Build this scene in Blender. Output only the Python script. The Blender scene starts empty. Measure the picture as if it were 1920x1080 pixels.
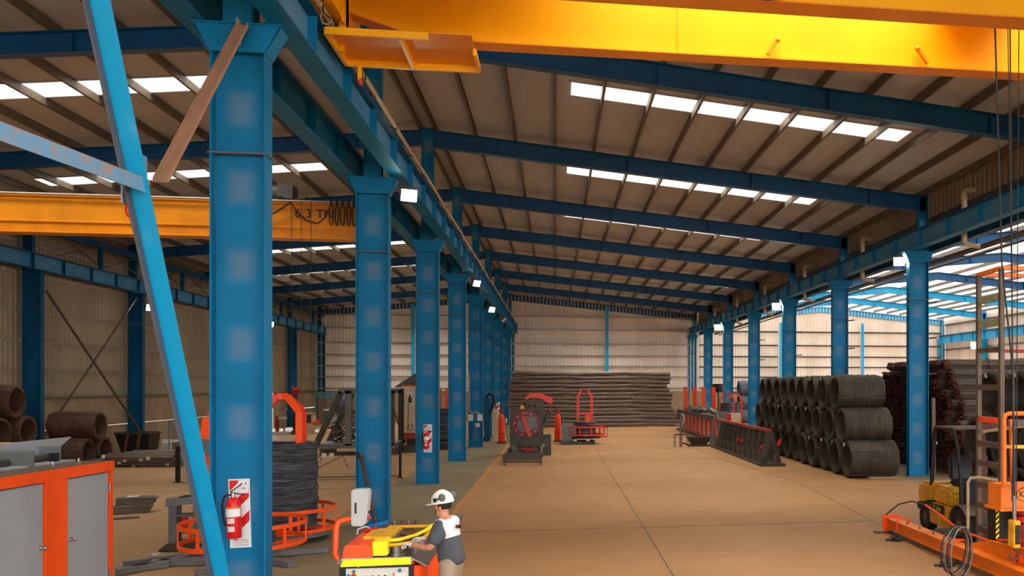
import bpy, bmesh, math, random
from mathutils import Vector, Matrix, Euler, Quaternion
random.seed(7)
PI = math.pi
S = bpy.context.scene
COL = S.collection
# ---------------------------------------------------------------- camera, sky, exposure
FPX, CX, VY, CAMH = 1650.0, 1290.0, 724.0, 3.0
YAW = math.atan((CX - 1042.0) / FPX)
cd = bpy.data.cameras.new('camera')
cam = bpy.data.objects.new('camera', cd)
COL.objects.link(cam)
cam.location = (0, 0, CAMH)
cam.rotation_euler = (PI / 2, 0, -YAW)
cd.sensor_width = 36.0
cd.lens = FPX * 36.0 / 1920.0
cd.shift_x = -(CX - 960.0) / 1920.0
cd.shift_y = (VY - 540.0) / 1920.0
cd.clip_end = 400
S.camera = cam
W = bpy.data.worlds.new('sky')
S.world = W
W.use_nodes = True
bg = W.node_tree.nodes['Background']
bg.inputs[0].default_value = (0.93, 0.97, 1.0, 1)
SKY = 6.0
bg.inputs[1].default_value = SKY
SKYLIGHT = 1.5       # the clear roof sheets as seen from below
DAYLIGHT = 395.0    # watts of daylight falling through each strip of clear sheets
DAYSPREAD = 104.0
RIGHTROOF = 2.3      # daylight through the translucent roof of the right hall
S.view_settings.view_transform = 'Standard'
S.view_settings.look = 'None'
S.view_settings.gamma = 1.0
S.view_settings.use_curve_mapping = False
S.view_settings.exposure = 0.0
S.cycles.use_denoising = True
S.cycles.max_bounces = 8
S.cycles.diffuse_bounces = 4
S.cycles.sample_clamp_indirect = 6.0
YK = [11.62] + [19.71 + 8.2 * i for i in range(8)]      # frames of the halls
XL, XR, XW = -3.9, 12.0, -19.35     # centre row, right row, left wall row
ZR, SLR, SLL = 11.12, 0.095, 0.098


def roof_z(x):
    return ZR - (SLR if x > XL else SLL) * abs(x - XL)


STRIPS = [-1.5, 5.6, 12.45] + [YK[k] + 2.72 + (0.45 if k > 1 else 0) for k in range(1, 8)]
for _y in STRIPS:
    for _x0, _x1 in ((0.4, 9.45), (-17.0, -7.95)):
        _l = bpy.data.lights.new('skylight_daylight', 'AREA')
        _l.shape = 'RECTANGLE'
        _l.size, _l.size_y = 9.0, 1.0
        _l.energy = DAYLIGHT * (1.0 if _x0 > 0 else 0.72)
        _l.spread = math.radians(DAYSPREAD)
        _l.color = (1.0, 0.97, 0.92)
        _o = bpy.data.objects.new('skylight_daylight', _l)
        COL.objects.link(_o)
        _xm = (_x0 + _x1) / 2
        _o.location = (_xm, _y + 0.51 + (0 if _x0 > 0 else 0.75), roof_z(_xm) - 0.03)
        _o.rotation_euler = (0, math.atan(SLR) if _x0 > 0 else -math.atan(SLL), 0)


# ---------------------------------------------------------------- helpers
def lin(c):
    c /= 255.0
    return c / 12.92 if c <= 0.04045 else ((c + 0.055) / 1.055) ** 2.4


def rgb(h):
    return tuple(lin(int(h[i:i + 2], 16)) for i in (0, 2, 4)) + (1.0,)


class NT:
    def __init__(s, m):
        s.t = m.node_tree
        s.n = s.t.nodes
        s.b = s.n['Principled BSDF']

    def new(s, t, **k):
        n = s.n.new(t)
        for a, v in k.items():
            setattr(n, a, v)
        return n

    def ln(s, a, b):
        s.t.links.new(a, b)

    def mix(s, f, a, b, mode='MIX'):
        n = s.new('ShaderNodeMix', data_type='RGBA', blend_type=mode)
        for sock, v in ((n.inputs[0], f), (n.inputs[6], a), (n.inputs[7], b)):
            if hasattr(v, 'is_linked'):
                s.ln(v, sock)
            else:
                sock.default_value = v
        return n.outputs[2]

    def math(s, op, a, b=0.0, c=None):
        n = s.new('ShaderNodeMath', operation=op)
        for i, v in enumerate((a, b, c)):
            if v is None:
                continue
            if hasattr(v, 'is_linked'):
                s.ln(v, n.inputs[i])
            else:
                n.inputs[i].default_value = v
        return n.outputs[0]

    def noise(s, scale=5.0, detail=4.0, vec=None, rough=0.55, dim=None):
        n = s.new('ShaderNodeTexNoise')
        n.inputs['Scale'].default_value = scale
        n.inputs['Detail'].default_value = detail
        n.inputs['Roughness'].default_value = rough
        if vec is not None:
            s.ln(vec, n.inputs['Vector'])
        return n.outputs[0]

    def obj(s, sc=(1, 1, 1)):
        tc = s.new('ShaderNodeTexCoord')
        mp = s.new('ShaderNodeMapping')
        mp.inputs['Scale'].default_value = sc
        s.ln(tc.outputs['Object'], mp.inputs[0])
        return mp.outputs[0]

    def ramp(s, f, lo, hi):
        n = s.new('ShaderNodeMapRange', interpolation_type='SMOOTHSTEP')
        s.ln(f, n.inputs[0])
        n.inputs[1].default_value = lo
        n.inputs[2].default_value = hi
        return n.outputs[0]

    def bump(s, h, strength=0.3, dist=0.01):
        n = s.new('ShaderNodeBump')
        n.inputs['Strength'].default_value = strength
        n.inputs['Distance'].default_value = dist
        s.ln(h, n.inputs['Height'])
        s.ln(n.outputs[0], s.b.inputs['Normal'])


MATS = {}


def mat(name, hexc, rough=0.5, metal=0.0, var=0.15, scale=3.0, stretch=(1, 1, 1), bump=0.0, bscale=40.0, spec=0.4, hex2=None, lo=0.35, hi=0.7):
    m = bpy.data.materials.new(name)
    m.use_nodes = True
    t = NT(m)
    c = rgb(hexc)
    b = t.b
    b.inputs['Roughness'].default_value = rough
    b.inputs['Metallic'].default_value = metal
    b.inputs['Specular IOR Level'].default_value = spec
    v = t.obj(stretch)
    n = t.noise(scale, 5, v)
    d = rgb(hex2) if hex2 else tuple(x * (1 - var * 1.6) for x in c[:3]) + (1,)
    t.ln(t.mix(t.ramp(n, lo, hi), c, d), b.inputs['Base Color'])
    if bump:
        t.bump(t.noise(bscale, 3, v), bump, 0.01)
    MATS[name] = m
    return m


def emit(name, hexc, strength):
    m = bpy.data.materials.new(name)
    m.use_nodes = True
    b = m.node_tree.nodes['Principled BSDF']
    b.inputs['Base Color'].default_value = rgb(hexc)
    b.inputs['Emission Color'].default_value = rgb(hexc)
    b.inputs['Emission Strength'].default_value = strength
    MATS[name] = m
    return m


class MB:
    """collects shapes; build() links them as ONE mesh object"""
    def __init__(s):
        s.v, s.f, s.sm, s.mi = [], [], [], []
        s.cur = 0

    def add(s, vs, fs, smooth=False):
        o = len(s.v)
        s.v += [tuple(v) for v in vs]
        for f in fs:
            s.f.append(tuple(i + o for i in f))
            s.sm.append(smooth)
            s.mi.append(s.cur)
        return s

    def box(s, x0, x1, y0, y1, z0, z1):
        return s.add([(x0, y0, z0), (x1, y0, z0), (x1, y1, z0), (x0, y1, z0), (x0, y0, z1), (x1, y0, z1), (x1, y1, z1), (x0, y1, z1)],
                     [(0, 3, 2, 1), (4, 5, 6, 7), (0, 1, 5, 4), (1, 2, 6, 5), (2, 3, 7, 6), (3, 0, 4, 7)])

    def frame_of(s, p, q, up):
        d = (Vector(q) - Vector(p)).normalized()
        u = Vector(up)
        if abs(d.dot(u)) > 0.98:
            u = Vector((0, 1, 0)) if abs(d.y) < 0.9 else Vector((1, 0, 0))
        r = d.cross(u).normalized()
        return d, r, r.cross(d).normalized()

    def bar(s, p, q, w, h=None, up=(0, 0, 1)):
        h = h or w
        d, r, u = s.frame_of(p, q, up)
        vs = [Vector(e) + r * (a * w / 2) + u * (b * h / 2) for e in (p, q) for a, b in ((-1, -1), (1, -1), (1, 1), (-1, 1))]
        return s.add(vs, [(0, 1, 2, 3), (7, 6, 5, 4), (0, 4, 5, 1), (1, 5, 6, 2), (2, 6, 7, 3), (3, 7, 4, 0)])

    def sect(s, p, q, poly, up=(0, 0, 1)):
        """extrudes a closed 2-D outline (r,u) from p to q"""
        d, r, u = s.frame_of(p, q, up)
        n = len(poly)
        vs = [Vector(e) + r * a + u * b for e in (p, q) for a, b in poly]
        return s.add(vs, [tuple(range(n - 1, -1, -1)), tuple(range(n, 2 * n))] + [(i, (i + 1) % n, n + (i + 1) % n, n + i) for i in range(n)])

    def prism(s, poly, ax, a, b):
        def P(p, t):
            return {'x': (t, p[0], p[1]), 'y': (p[0], t, p[1]), 'z': (p[0], p[1], t)}[ax]
        n = len(poly)
        return s.add([P(p, a) for p in poly] + [P(p, b) for p in poly],
                     [tuple(range(n)), tuple(range(2 * n - 1, n - 1, -1))] + [(i, (i + 1) % n, n + (i + 1) % n, n + i) for i in range(n)])

    def cyl(s, p, q, r, r2=None, n=14, cap=True):
        r2 = r if r2 is None else r2
        d, a, b = s.frame_of(p, q, (0, 0, 1))
        vs = []
        for e, R in ((p, r), (q, r2)):
            for i in range(n):
                t = 2 * PI * i / n
                vs.append(Vector(e) + (a * math.cos(t) + b * math.sin(t)) * R)
        s.add(vs, [(i, (i + 1) % n, n + (i + 1) % n, n + i) for i in range(n)], True)
        if cap:
            s.add(vs, [tuple(range(n - 1, -1, -1)), tuple(range(n, 2 * n))])
        return s

    def tube(s, pts, r, n=8, closed=False):
        P = [Vector(p) for p in pts]
        m = len(P)
        vs = []
        nrm = None
        for i in range(m):
            if closed:
                d = P[(i + 1) % m] - P[i - 1]
            else:
                d = P[min(i + 1, m - 1)] - P[max(i - 1, 0)]
            d.normalize()
            if nrm is None:
                nrm = d.orthogonal().normalized()
            nrm = (nrm - d * nrm.dot(d))
            nrm = nrm.normalized() if nrm.length > 1e-6 else d.orthogonal().normalized()
            b = d.cross(nrm)
            R = r[i] if isinstance(r, (list, tuple)) else r
            for k in range(n):
                t = 2 * PI * k / n
                vs.append(P[i] + (nrm * math.cos(t) + b * math.sin(t)) * R)
        fs = []
        for i in range(m if closed else m - 1):
            j = (i + 1) % m
            fs += [(i * n + k, i * n + (k + 1) % n, j * n + (k + 1) % n, j * n + k) for k in range(n)]
        s.add(vs, fs, True)
        if not closed:
            s.add(vs, [tuple(range(n)), tuple(range(m * n - 1, m * n - n - 1, -1))])
        return s

    def lathe(s, prof, n=24, c=(0, 0, 0), ax='z', closed=False, smooth=True, a0=0, a1=2 * PI):
        """prof: (radius, height)"""
        full = abs(a1 - a0 - 2 * PI) < 1e-6
        k = n if full else n + 1
        vs = []
        for i in range(k):
            t = a0 + (a1 - a0) * i / n
            for r, h in prof:
                x, y = r * math.cos(t), r * math.sin(t)
                p = {'z': (x, y, h), 'x': (h, x, y), 'y': (y, h, x)}[ax]
                vs.append((p[0] + c[0], p[1] + c[1], p[2] + c[2]))
        m = len(prof)
        fs = []
        for i in range(n):
            j = (i + 1) % k
            for q in range(m if closed else m - 1):
                e = (q + 1) % m
                fs.append((i * m + q, j * m + q, j * m + e, i * m + e))
        return s.add(vs, fs, smooth)

    def sphere(s, c, r, n=14, m=9, sc=(1, 1, 1)):
        vs, fs = [], []
        for j in range(m + 1):
            p = PI * j / m
            for i in range(n):
                t = 2 * PI * i / n
                vs.append((c[0] + r * sc[0] * math.sin(p) * math.cos(t), c[1] + r * sc[1] * math.sin(p) * math.sin(t), c[2] + r * sc[2] * math.cos(p)))
        for j in range(m):
            fs += [(j * n + i, j * n + (i + 1) % n, (j + 1) * n + (i + 1) % n, (j + 1) * n + i) for i in range(n)]
        return s.add(vs, fs, True)

    def xf(s, M):
        s.v = [tuple(M @ Vector(v)) for v in s.v]
        return s

    def mesh(s, name, mats, bevel=0):
        me = bpy.data.meshes.new(name)
        me.from_pydata(s.v, [], s.f)
        bm = bmesh.new()
        bm.from_mesh(me)
        for i, f in enumerate(bm.faces):
            f.smooth = s.sm[i]
            f.material_index = s.mi[i]
        bmesh.ops.remove_doubles(bm, verts=bm.verts, dist=1e-5)
        bmesh.ops.recalc_face_normals(bm, faces=bm.faces)
        if bevel:
            es = [e for e in bm.edges if len(e.link_faces) == 2 and e.calc_face_angle(0) > 0.6]
            bmesh.ops.bevel(bm, geom=es, offset=bevel, segments=2, affect='EDGES', clamp_overlap=True)
        bm.to_mesh(me)
        bm.free()
        for m in (mats if isinstance(mats, (list, tuple)) else [mats]):
            me.materials.append(MATS[m] if isinstance(m, str) else m)
        me.set_sharp_from_angle(angle=0.7)
        return me

    def build(s, name, mats, parent=None, bevel=0, off=None, label=None):
        if off is not None:
            o = Vector(off)
            s.v = [tuple(Vector(v) - o) for v in s.v]
        ob = bpy.data.objects.new(name, s.mesh(name, mats, bevel))
        COL.objects.link(ob)
        if parent:
            ob.parent = parent
        if label:
            ob['label'] = label
        return ob


def tag(o, label, cat, group=None, kind=None):
    o['label'] = label
    if cat:
        o['category'] = cat
    if group:
        o['group'] = group
    if kind:
        o['kind'] = kind
    return o


def thing(name, label, cat, loc=(0, 0, 0), rotz=0.0, group=None, rot=None):
    o = bpy.data.objects.new(name, None)
    COL.objects.link(o)
    o.empty_display_size = 0.2
    o.location = loc
    o.rotation_euler = rot or (0, 0, rotz)
    return tag(o, label, cat, group)


def struct(name, label=None, loc=(0, 0, 0)):
    o = bpy.data.objects.new(name, None)
    COL.objects.link(o)
    o.location = loc
    o['kind'] = 'structure'
    if label:
        o['label'] = label
    return o


def kids(o):
    return KID.get(o.name, [c for c in COL.objects if c.parent == o])


KID = {}


def dup(root, loc=None, rotz=None, label=None, group=None, rot=None):
    def cp(o, par):
        c = o.copy()
        COL.objects.link(c)
        if par:
            c.parent = par
        for k in [x for x in o.children]:
            cp(k, c)
        return c
    r = cp(root, None)
    if loc is not None:
        r.location = loc
    if rotz is not None:
        r.rotation_euler = (0, 0, rotz)
    if rot is not None:
        r.rotation_euler = rot
    if label:
        r['label'] = label
    if group:
        r['group'] = group
    return r


def leaf(ob, me, parent=None, loc=None):
    """another object on shared mesh data"""
    o = bpy.data.objects.new(ob, me)
    COL.objects.link(o)
    if parent:
        o.parent = parent
    if loc:
        o.location = loc
    return o


def text(body, size, name, m, parent, loc, rot, ext=0.004, align='CENTER'):
    c = bpy.data.curves.new(name, 'FONT')
    c.body = body
    c.size = size
    c.extrude = ext
    c.align_x = align
    c.align_y = 'CENTER'
    c.resolution_u = 2
    o = bpy.data.objects.new(name, c)
    me = bpy.data.meshes.new_from_object(o)
    bpy.data.objects.remove(o)
    me.materials.clear()
    me.materials.append(MATS[m])
    o = bpy.data.objects.new(name, me)
    COL.objects.link(o)
    o.parent = parent
    o.location = loc
    o.rotation_euler = rot
    return o


ORD = ['first', 'second', 'third', 'fourth', 'fifth', 'sixth', 'seventh', 'eighth', 'ninth', 'tenth', 'eleventh', 'twelfth', 'thirteenth', 'fourteenth', 'fifteenth']

# ---------------------------------------------------------------- materials
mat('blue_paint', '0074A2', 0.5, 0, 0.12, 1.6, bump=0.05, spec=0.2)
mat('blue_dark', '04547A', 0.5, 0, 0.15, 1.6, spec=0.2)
mat('blue_pale', '06A0D4', 0.4, 0, 0.1, 3, hex2='58B4D6', lo=0.55, hi=0.8)
mat('primer', 'B08468', 0.6, 0, 0.12, 4)
mat('brace_rail', '6FA9D2', 0.5, 0, 0.1, 5, hex2='B79480', lo=0.45, hi=0.7)
mat('grey_edge', '5C6068', 0.5, 0, 0.1, 3)
mat('crane_yellow', 'FFB800', 0.38, 0, 0.06, 0.8)
mat('crane_orange', 'EE9200', 0.42, 0, 0.08, 1.0)
mat('crane_amber', 'E08A08', 0.45, 0, 0.12, 1.5)
mat('purlin_steel', '6E6252', 0.45, 0.25, 0.2, 2)
mat('roof_sheet', 'BEC2CE', 0.7, 0, 0.10, 0.8, (1, 0.25, 1))
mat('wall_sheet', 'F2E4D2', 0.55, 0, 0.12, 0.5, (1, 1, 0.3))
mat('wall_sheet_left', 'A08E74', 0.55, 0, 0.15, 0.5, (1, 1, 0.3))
mat('girt_steel', 'B8ADA2', 0.4, 0.2, 0.15, 3)
mat('girt_dark', '5A5048', 0.5, 0.1, 0.15, 3)
mat('precast', 'A58D6E', 0.85, 0, 0.2, 0.7, hex2='85705A', bump=0.2, bscale=20)
mat('orange_paint', 'FF5208', 0.38, 0, 0.06, 2)
mat('orange_red', 'F23C10', 0.4, 0, 0.1, 2)
mat('orange_beam', 'EE7A10', 0.4, 0, 0.14, 2, hex2='D86A10')
mat('cabinet_grey', 'A0A4A8', 0.42, 0.1, 0.05, 1.5)
mat('machine_grey', '6E6F6C', 0.5, 0.1, 0.15, 3)
mat('steel_dust', '6A5A4C', 0.55, 0.3, 0.2, 3, hex2='57493C')
mat('dark_machine', '4E4A40', 0.55, 0.2, 0.25, 3)
mat('black', '141414', 0.5, 0, 0.1, 5)
mat('rubber', '1B1A19', 0.75, 0, 0.2, 6)
mat('chrome', 'C8C8C8', 0.2, 0.95, 0.03, 3)
mat('steel', '8F8C88', 0.3, 0.8, 0.15, 6)
mat('red_paint', 'D81818', 0.35, 0, 0.05, 3)
mat('dull_red', 'A02418', 0.5, 0, 0.2, 4)
mat('white', 'E8E8E6', 0.5, 0, 0.03, 3)
mat('off_white', 'CFCBC2', 0.5, 0, 0.06, 3)
mat('cream', 'CDB893', 0.5, 0, 0.08, 3)
mat('box_grey', 'B9B9B6', 0.45, 0, 0.04, 2)
mat('bright_yellow', 'FFE800', 0.4, 0, 0.03, 3)
mat('machine_yellow', 'F2B705', 0.4, 0, 0.15, 5, hex2='D09010')
mat('lift_yellow', 'D89A1C', 0.45, 0, 0.2, 3, hex2='B07E1C')
mat('rust', '5B3420', 0.85, 0.1, 0.4, 7, hex2='7A4C2C', bump=0.3)
mat('pipe_rust', '6B3F30', 0.75, 0, 0.3, 7)
mat('hat_white', 'F4EFE0', 0.3, 0, 0.02, 3)
mat('grey_plastic', '65676B', 0.5, 0, 0.1, 5)
mat('skin', 'C98A6A', 0.5, 0, 0.08, 9)
mat('hair', '1E1714', 0.7, 0, 0.2, 30)
mat('trousers', 'A8917C', 0.85, 0, 0.15, 6, bump=0.25, bscale=12)
mat('glove', 'DDD6CC', 0.85, 0, 0.1, 12)
mat('teal', '2C8094', 0.5, 0, 0.2, 3)
mat('wood', '9A7B5A', 0.8, 0, 0.2, 3, (1, 8, 8))
mat('paper', 'D9D6CC', 0.7, 0, 0.04, 8)
mat('cable_dark', '2B2A28', 0.6, 0, 0.1, 4)
mat('cable_tan', 'B7A184', 0.6, 0, 0.15, 3)
mat('hose_blue', '1E7FC8', 0.4, 0, 0.05, 3)
mat('slat_green', '9A9A70', 0.6, 0, 0.2, 4)
mat('glove_dark', '55504C', 0.85, 0, 0.1, 12)
emit('skylight', 'FFF9EC', SKYLIGHT)
emit('right_roof', 'FFFBF6', RIGHTROOF)
emit('lamp', 'F4FFE0', 60.0)
emit('lamp_white', 'FFFFFF', 25.0)


def special():
    # column web: blue paint with faded greyish patches up the web
    m = mat('blue_web', '0074A2', 0.5, 0, 0.1, 1.2, bump=0.04, spec=0.2)
    t = NT(m)
    tc = t.new('ShaderNodeTexCoord')
    sp = t.new('ShaderNodeSeparateXYZ')
    t.ln(tc.outputs['Object'], sp.inputs[0])
    wv = t.math('SINE', t.math('MULTIPLY', t.math('ADD', sp.outputs[2], 0.635), 2 * PI / 0.98))
    nz = t.math('MULTIPLY', t.noise(3, 2), 0.35)
    mz = t.ramp(t.math('ADD', wv, nz), -0.05, 1.05)
    mx = t.ramp(t.math('SUBTRACT', 0.24, t.math('ABSOLUTE', sp.outputs[0])), 0.0, 0.2)
    f = t.math('MULTIPLY', t.math('MULTIPLY', mz, mx), 0.5)
    src = t.b.inputs['Base Color'].links[0].from_socket
    t.ln(t.mix(f, src, rgb('6C8296')), t.b.inputs['Base Color'])
    # floor: warm dusty concrete, greenish-grey painted walkway by the left columns, orange line
    m = mat('floor', 'B98A62', 0.62, 0, 0.1, 0.5, spec=0.25)
    t = NT(m)
    v = t.obj()
    sp = t.new('ShaderNodeSeparateXYZ')
    t.ln(v, sp.inputs[0])
    x, y = sp.outputs[0], sp.outputs[1]
    big = t.ramp(t.noise(0.22, 4, v, 0.6), 0.3, 0.72)
    c = t.mix(big, rgb('A67A4E'), rgb('9A7046'))
    st = t.obj((0.5, 2.6, 1))
    streak = t.ramp(t.noise(0.9, 6, st, 0.65), 0.5, 0.78)
    c = t.mix(t.math('MULTIPLY', streak, 0.45), c, rgb('8F6A4C'))
    spots = t.ramp(t.noise(1.7, 5, v, 0.7), 0.64, 0.8)
    c = t.mix(t.math('MULTIPLY', spots, 0.4), c, rgb('7A5B44'))
    left_dim = t.ramp(t.math('MULTIPLY', x, -1.0), 4.6, 6.0)
    c = t.mix(t.math('MULTIPLY', left_dim, 0.55), c, rgb('8E7350'))  # left hall floor painted darker, its weaker light put into the colour
    # walkway band
    wob = t.math('MULTIPLY', t.math('SUBTRACT', t.noise(1.5, 3, v), 0.5), 0.12)
    xx = t.math('ADD', x, wob)
    band = t.math('MULTIPLY', t.math('GREATER_THAN', xx, -5.0), t.math('LESS_THAN', xx, -2.42))
    c = t.mix(t.math('MULTIPLY', band, 0.85), c, t.mix(t.ramp(t.noise(0.8, 5, v), 0.3, 0.7), rgb('7C7356'), rgb('6E644C')))
    for x0 in (-2.4, -5.0):
        ln = t.math('LESS_THAN', t.math('ABSOLUTE', t.math('SUBTRACT', xx, x0)), 0.055)
        wear = t.ramp(t.noise(2.5, 5, v, 0.7), 0.25, 0.6)
        c = t.mix(t.math('MULTIPLY', ln, wear), c, rgb('C07A38'))
    bandr = t.math('MULTIPLY', t.math('GREATER_THAN', x, 11.0), t.math('LESS_THAN', x, 13.6))
    c = t.mix(t.math('MULTIPLY', bandr, 0.7), c, rgb('7C7258'))
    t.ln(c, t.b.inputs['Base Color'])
    t.bump(t.noise(8, 6, v, 0.7), 0.12, 0.02)
    t.ln(t.math('ADD', t.math('MULTIPLY', big, 0.2), 0.48), t.b.inputs['Roughness'])
    # wire rod coils: fine windings round the axis
    for nm, a, b in (('wire_dark', '544A3A', '221F1A'), ('wire_rust', '6A4630', '3E2A1E'), ('wire_blue', '6A7888', '3A4450'), ('wire_black', '45464A', '262729')):
        m = mat(nm, a, 0.6, 0.2, 0.2, 4)
        t = NT(m)
        v = t.obj((85, 2.2, 2.2))
        n = t.noise(1.0, 4, v, 0.7)
        big = t.noise(1.5, 3, t.obj())
        k = t.ramp(t.math('ADD', t.math('MULTIPLY', n, 0.7), t.math('MULTIPLY', big, 0.3)), 0.36, 0.66)
        t.ln(t.mix(k, rgb(b), rgb(a)), t.b.inputs['Base Color'])
        t.bump(n, 0.8, 0.02)
    # bar bundles: long grain, rusty cut ends
    m = mat('bar_pile', '564A40', 0.6, 0.2, 0.2, 3)
    t = NT(m)
    v = t.obj((0.6, 40, 40))
    n = t.noise(1.0, 4, v, 0.6)
    tc = t.new('ShaderNodeTexCoord')
    sp = t.new('ShaderNodeSeparateXYZ')
    t.ln(tc.outputs['Object'], sp.inputs[0])
    e = t.ramp(t.math('MULTIPLY', sp.outputs[0], -1.0), -0.25, -0.02)
    c = t.mix(t.ramp(n, 0.3, 0.7), rgb('3A322B'), rgb('6B5D50'))
    r = t.mix(t.ramp(t.noise(6, 4, t.obj()), 0.3, 0.7), rgb('643022'), rgb('381810'))
    t.ln(t.mix(e, c, r), t.b.inputs['Base Color'])
    m = mat('rebar', '6A6056', 0.6, 0.25, 0.2, 3)
    t = NT(m)
    n = t.noise(1.0, 5, t.obj((0.5, 30, 30)), 0.65)
    t.ln(t.mix(t.ramp(n, 0.35, 0.65), rgb('564A40'), rgb('8A7A6C')), t.b.inputs['Base Color'])
    t.bump(n, 0.5, 0.02)
    # block wall
    m = mat('block_wall', 'A88F72', 0.85)
    t = NT(m)
    br = t.new('ShaderNodeTexBrick')
    br.inputs['Color1'].default_value = rgb('AB9274')
    br.inputs['Color2'].default_value = rgb('98815F')
    br.inputs['Mortar'].default_value = rgb('7A6852')
    br.inputs['Scale'].default_value = 1.0
    br.inputs['Mortar Size'].default_value = 0.012
    br.inputs['Brick Width'].default_value = 0.42
    br.inputs['Row Height'].default_value = 0.21
    tc = t.new('ShaderNodeTexCoord')
    mp = t.new('ShaderNodeMapping')
    mp.inputs['Rotation'].default_value = (PI / 2, 0, 0)
    t.ln(tc.outputs['Object'], mp.inputs[0])
    t.ln(mp.outputs[0], br.inputs[0])
    t.ln(br.outputs[0], t.b.inputs['Base Color'])
    # shirt: grey with a white yoke over the shoulders and upper back
    m = mat('shirt', '4C4E54', 0.85, 0, 0.1, 8, bump=0.3, bscale=10)
    t = NT(m)
    tc = t.new('ShaderNodeTexCoord')
    sp = t.new('ShaderNodeSeparateXYZ')
    t.ln(tc.outputs['Object'], sp.inputs[0])
    up = t.math('GREATER_THAN', sp.outputs[2], t.math('ADD', 1.20, t.math('MULTIPLY', sp.outputs[0], -0.25)))
    inn = t.math('LESS_THAN', t.math('ABSOLUTE', sp.outputs[1]), 0.19)
    nk = t.math('LESS_THAN', sp.outputs[2], 1.44)
    f = t.math('MULTIPLY', t.math('MULTIPLY', up, inn), nk)
    t.ln(t.mix(f, rgb('4C4E54'), rgb('D9D6DA')), t.b.inputs['Base Color'])
    # woven wire mesh: real holes through transparency of a fine grid
    m = mat('wire_mesh', '6A5638', 0.6)
    t = NT(m)
    v = t.obj((1, 1, 1))
    sp = t.new('ShaderNodeSeparateXYZ')
    t.ln(v, sp.inputs[0])
    fs = []
    for s_ in (sp.outputs[0], sp.outputs[1], sp.outputs[2]):
        fs.append(t.math('LESS_THAN', t.math('FRACT', t.math('MULTIPLY', s_, 18.0)), 0.22))
    g = t.math('MAXIMUM', t.math('MAXIMUM', fs[0], fs[2]), 0.0)
    t.ln(g, t.b.inputs['Alpha'])


special()


# ---------------------------------------------------------------- setting: floor, roof, walls
fl = struct('floor', 'dusty warm brown concrete floor with painted walkway')
MB().box(-40, 60, -45, 95, -0.2, 0.0).build('concrete_slab', 'floor', fl)
for nm, pts in (('joint', [(1.86, -5), (1.84, 14), (1.9, 41), (1.9, 66)]), ('joint', [(6.55, -5), (6.6, 14.9), (6.9, 18), (7.5, 26.5), (6.7, 35), (6.6, 44)]),
                ('joint', [(-2.3, 18.55), (2, 18.6), (7.0, 18.75)]), ('joint', [(-19.6, 27.0), (-5, 27.0)]), ('joint', [(-2.4, 36.0), (7.0, 36.0)])):
    m = MB()
    for a, b in zip(pts, pts[1:]):
        L = Vector((b[0] - a[0], b[1] - a[1], 0)).length
        n = max(2, int(L / 1.2))
        for i in range(n):
            p = [a[k] + (b[k] - a[k]) * i / n for k in (0, 1)]
            q = [a[k] + (b[k] - a[k]) * (i + 1) / n for k in (0, 1)]
            m.bar((p[0], p[1], 0.001), (q[0], q[1], 0.001), 0.022, 0.006)
    m.build(nm, 'steel_dust', fl)
ce = struct('ceiling', 'grey insulated roof over the two left halls')
MB().prism([(XL, ZR), (13.2, roof_z(13.2)), (13.2, roof_z(13.2) + 0.12), (XL, ZR + 0.12), (-19.9, roof_z(-19.9) + 0.12), (-19.9, roof_z(-19.9))], 'y', -6, 77.6).build('roof_lining', 'roof_sheet', ce)


def purlin(x, z, y0, y1, par, sgn, h=0.2):
    m = MB()
    # cold formed channel section with lips
    o = 0.012
    poly = [(0, -h), (0.07 * sgn, -h), (0.07 * sgn, -h + 0.03), (0.07 * sgn - o * sgn, -h + 0.03), (0.07 * sgn - o * sgn, -h + o), (o * sgn, -h + o), (o * sgn, -o), (0.07 * sgn, -o), (0.07 * sgn, 0), (0, 0)]
    m.prism([(x + a, z + b) for a, b in poly], 'y', y0, y1).build('purlin', 'purlin_steel', par)


for i in range(14):
    x = -3.72 + 1.222 * i
    if x < 12.3:
        purlin(x, roof_z(x) - 0.03, -5, 77.2, ce, 1)
    x = -4.08 - 1.222 * i
    if x > -19.6:
        purlin(x, roof_z(x) - 0.03, -5, 77.2, ce, -1)
# clear roof sheets: one strip per bay and slope
frames = [3.5, YK[0] - 0.0] + YK[1:]
ys = STRIPS
for k, y in enumerate(ys):
    for x0, x1 in ((0.4, 9.45), (-17.0, -7.95)):
        yy = y + (0 if x0 > 0 else 0.75)
        for j in range(3):
            a = x0 + (x1 - x0) * j / 3 + (0.02 if j else 0)
            b = x0 + (x1 - x0) * (j + 1) / 3
            m = MB()
            m.prism([(a, roof_z(a) - 0.015), (b, roof_z(b) - 0.015), (b, roof_z(b) - 0.005), (a, roof_z(a) - 0.005)], 'y', yy, yy + 1.02)
            m.build('skylight_sheet', 'skylight', ce)
        m = MB()
        for e in (yy - 0.05, yy + 1.02):
            m.prism([(x0 - .1, roof_z(x0 - .1) - 0.03), (x1 + .1, roof_z(x1 + .1) - 0.03), (x1 + .1, roof_z(x1 + .1) - 0.005), (x0 - .1, roof_z(x0 - .1) - 0.005)], 'y', e, e + 0.05)
        m.build('skylight_edge', 'roof_sheet', ce)


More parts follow.
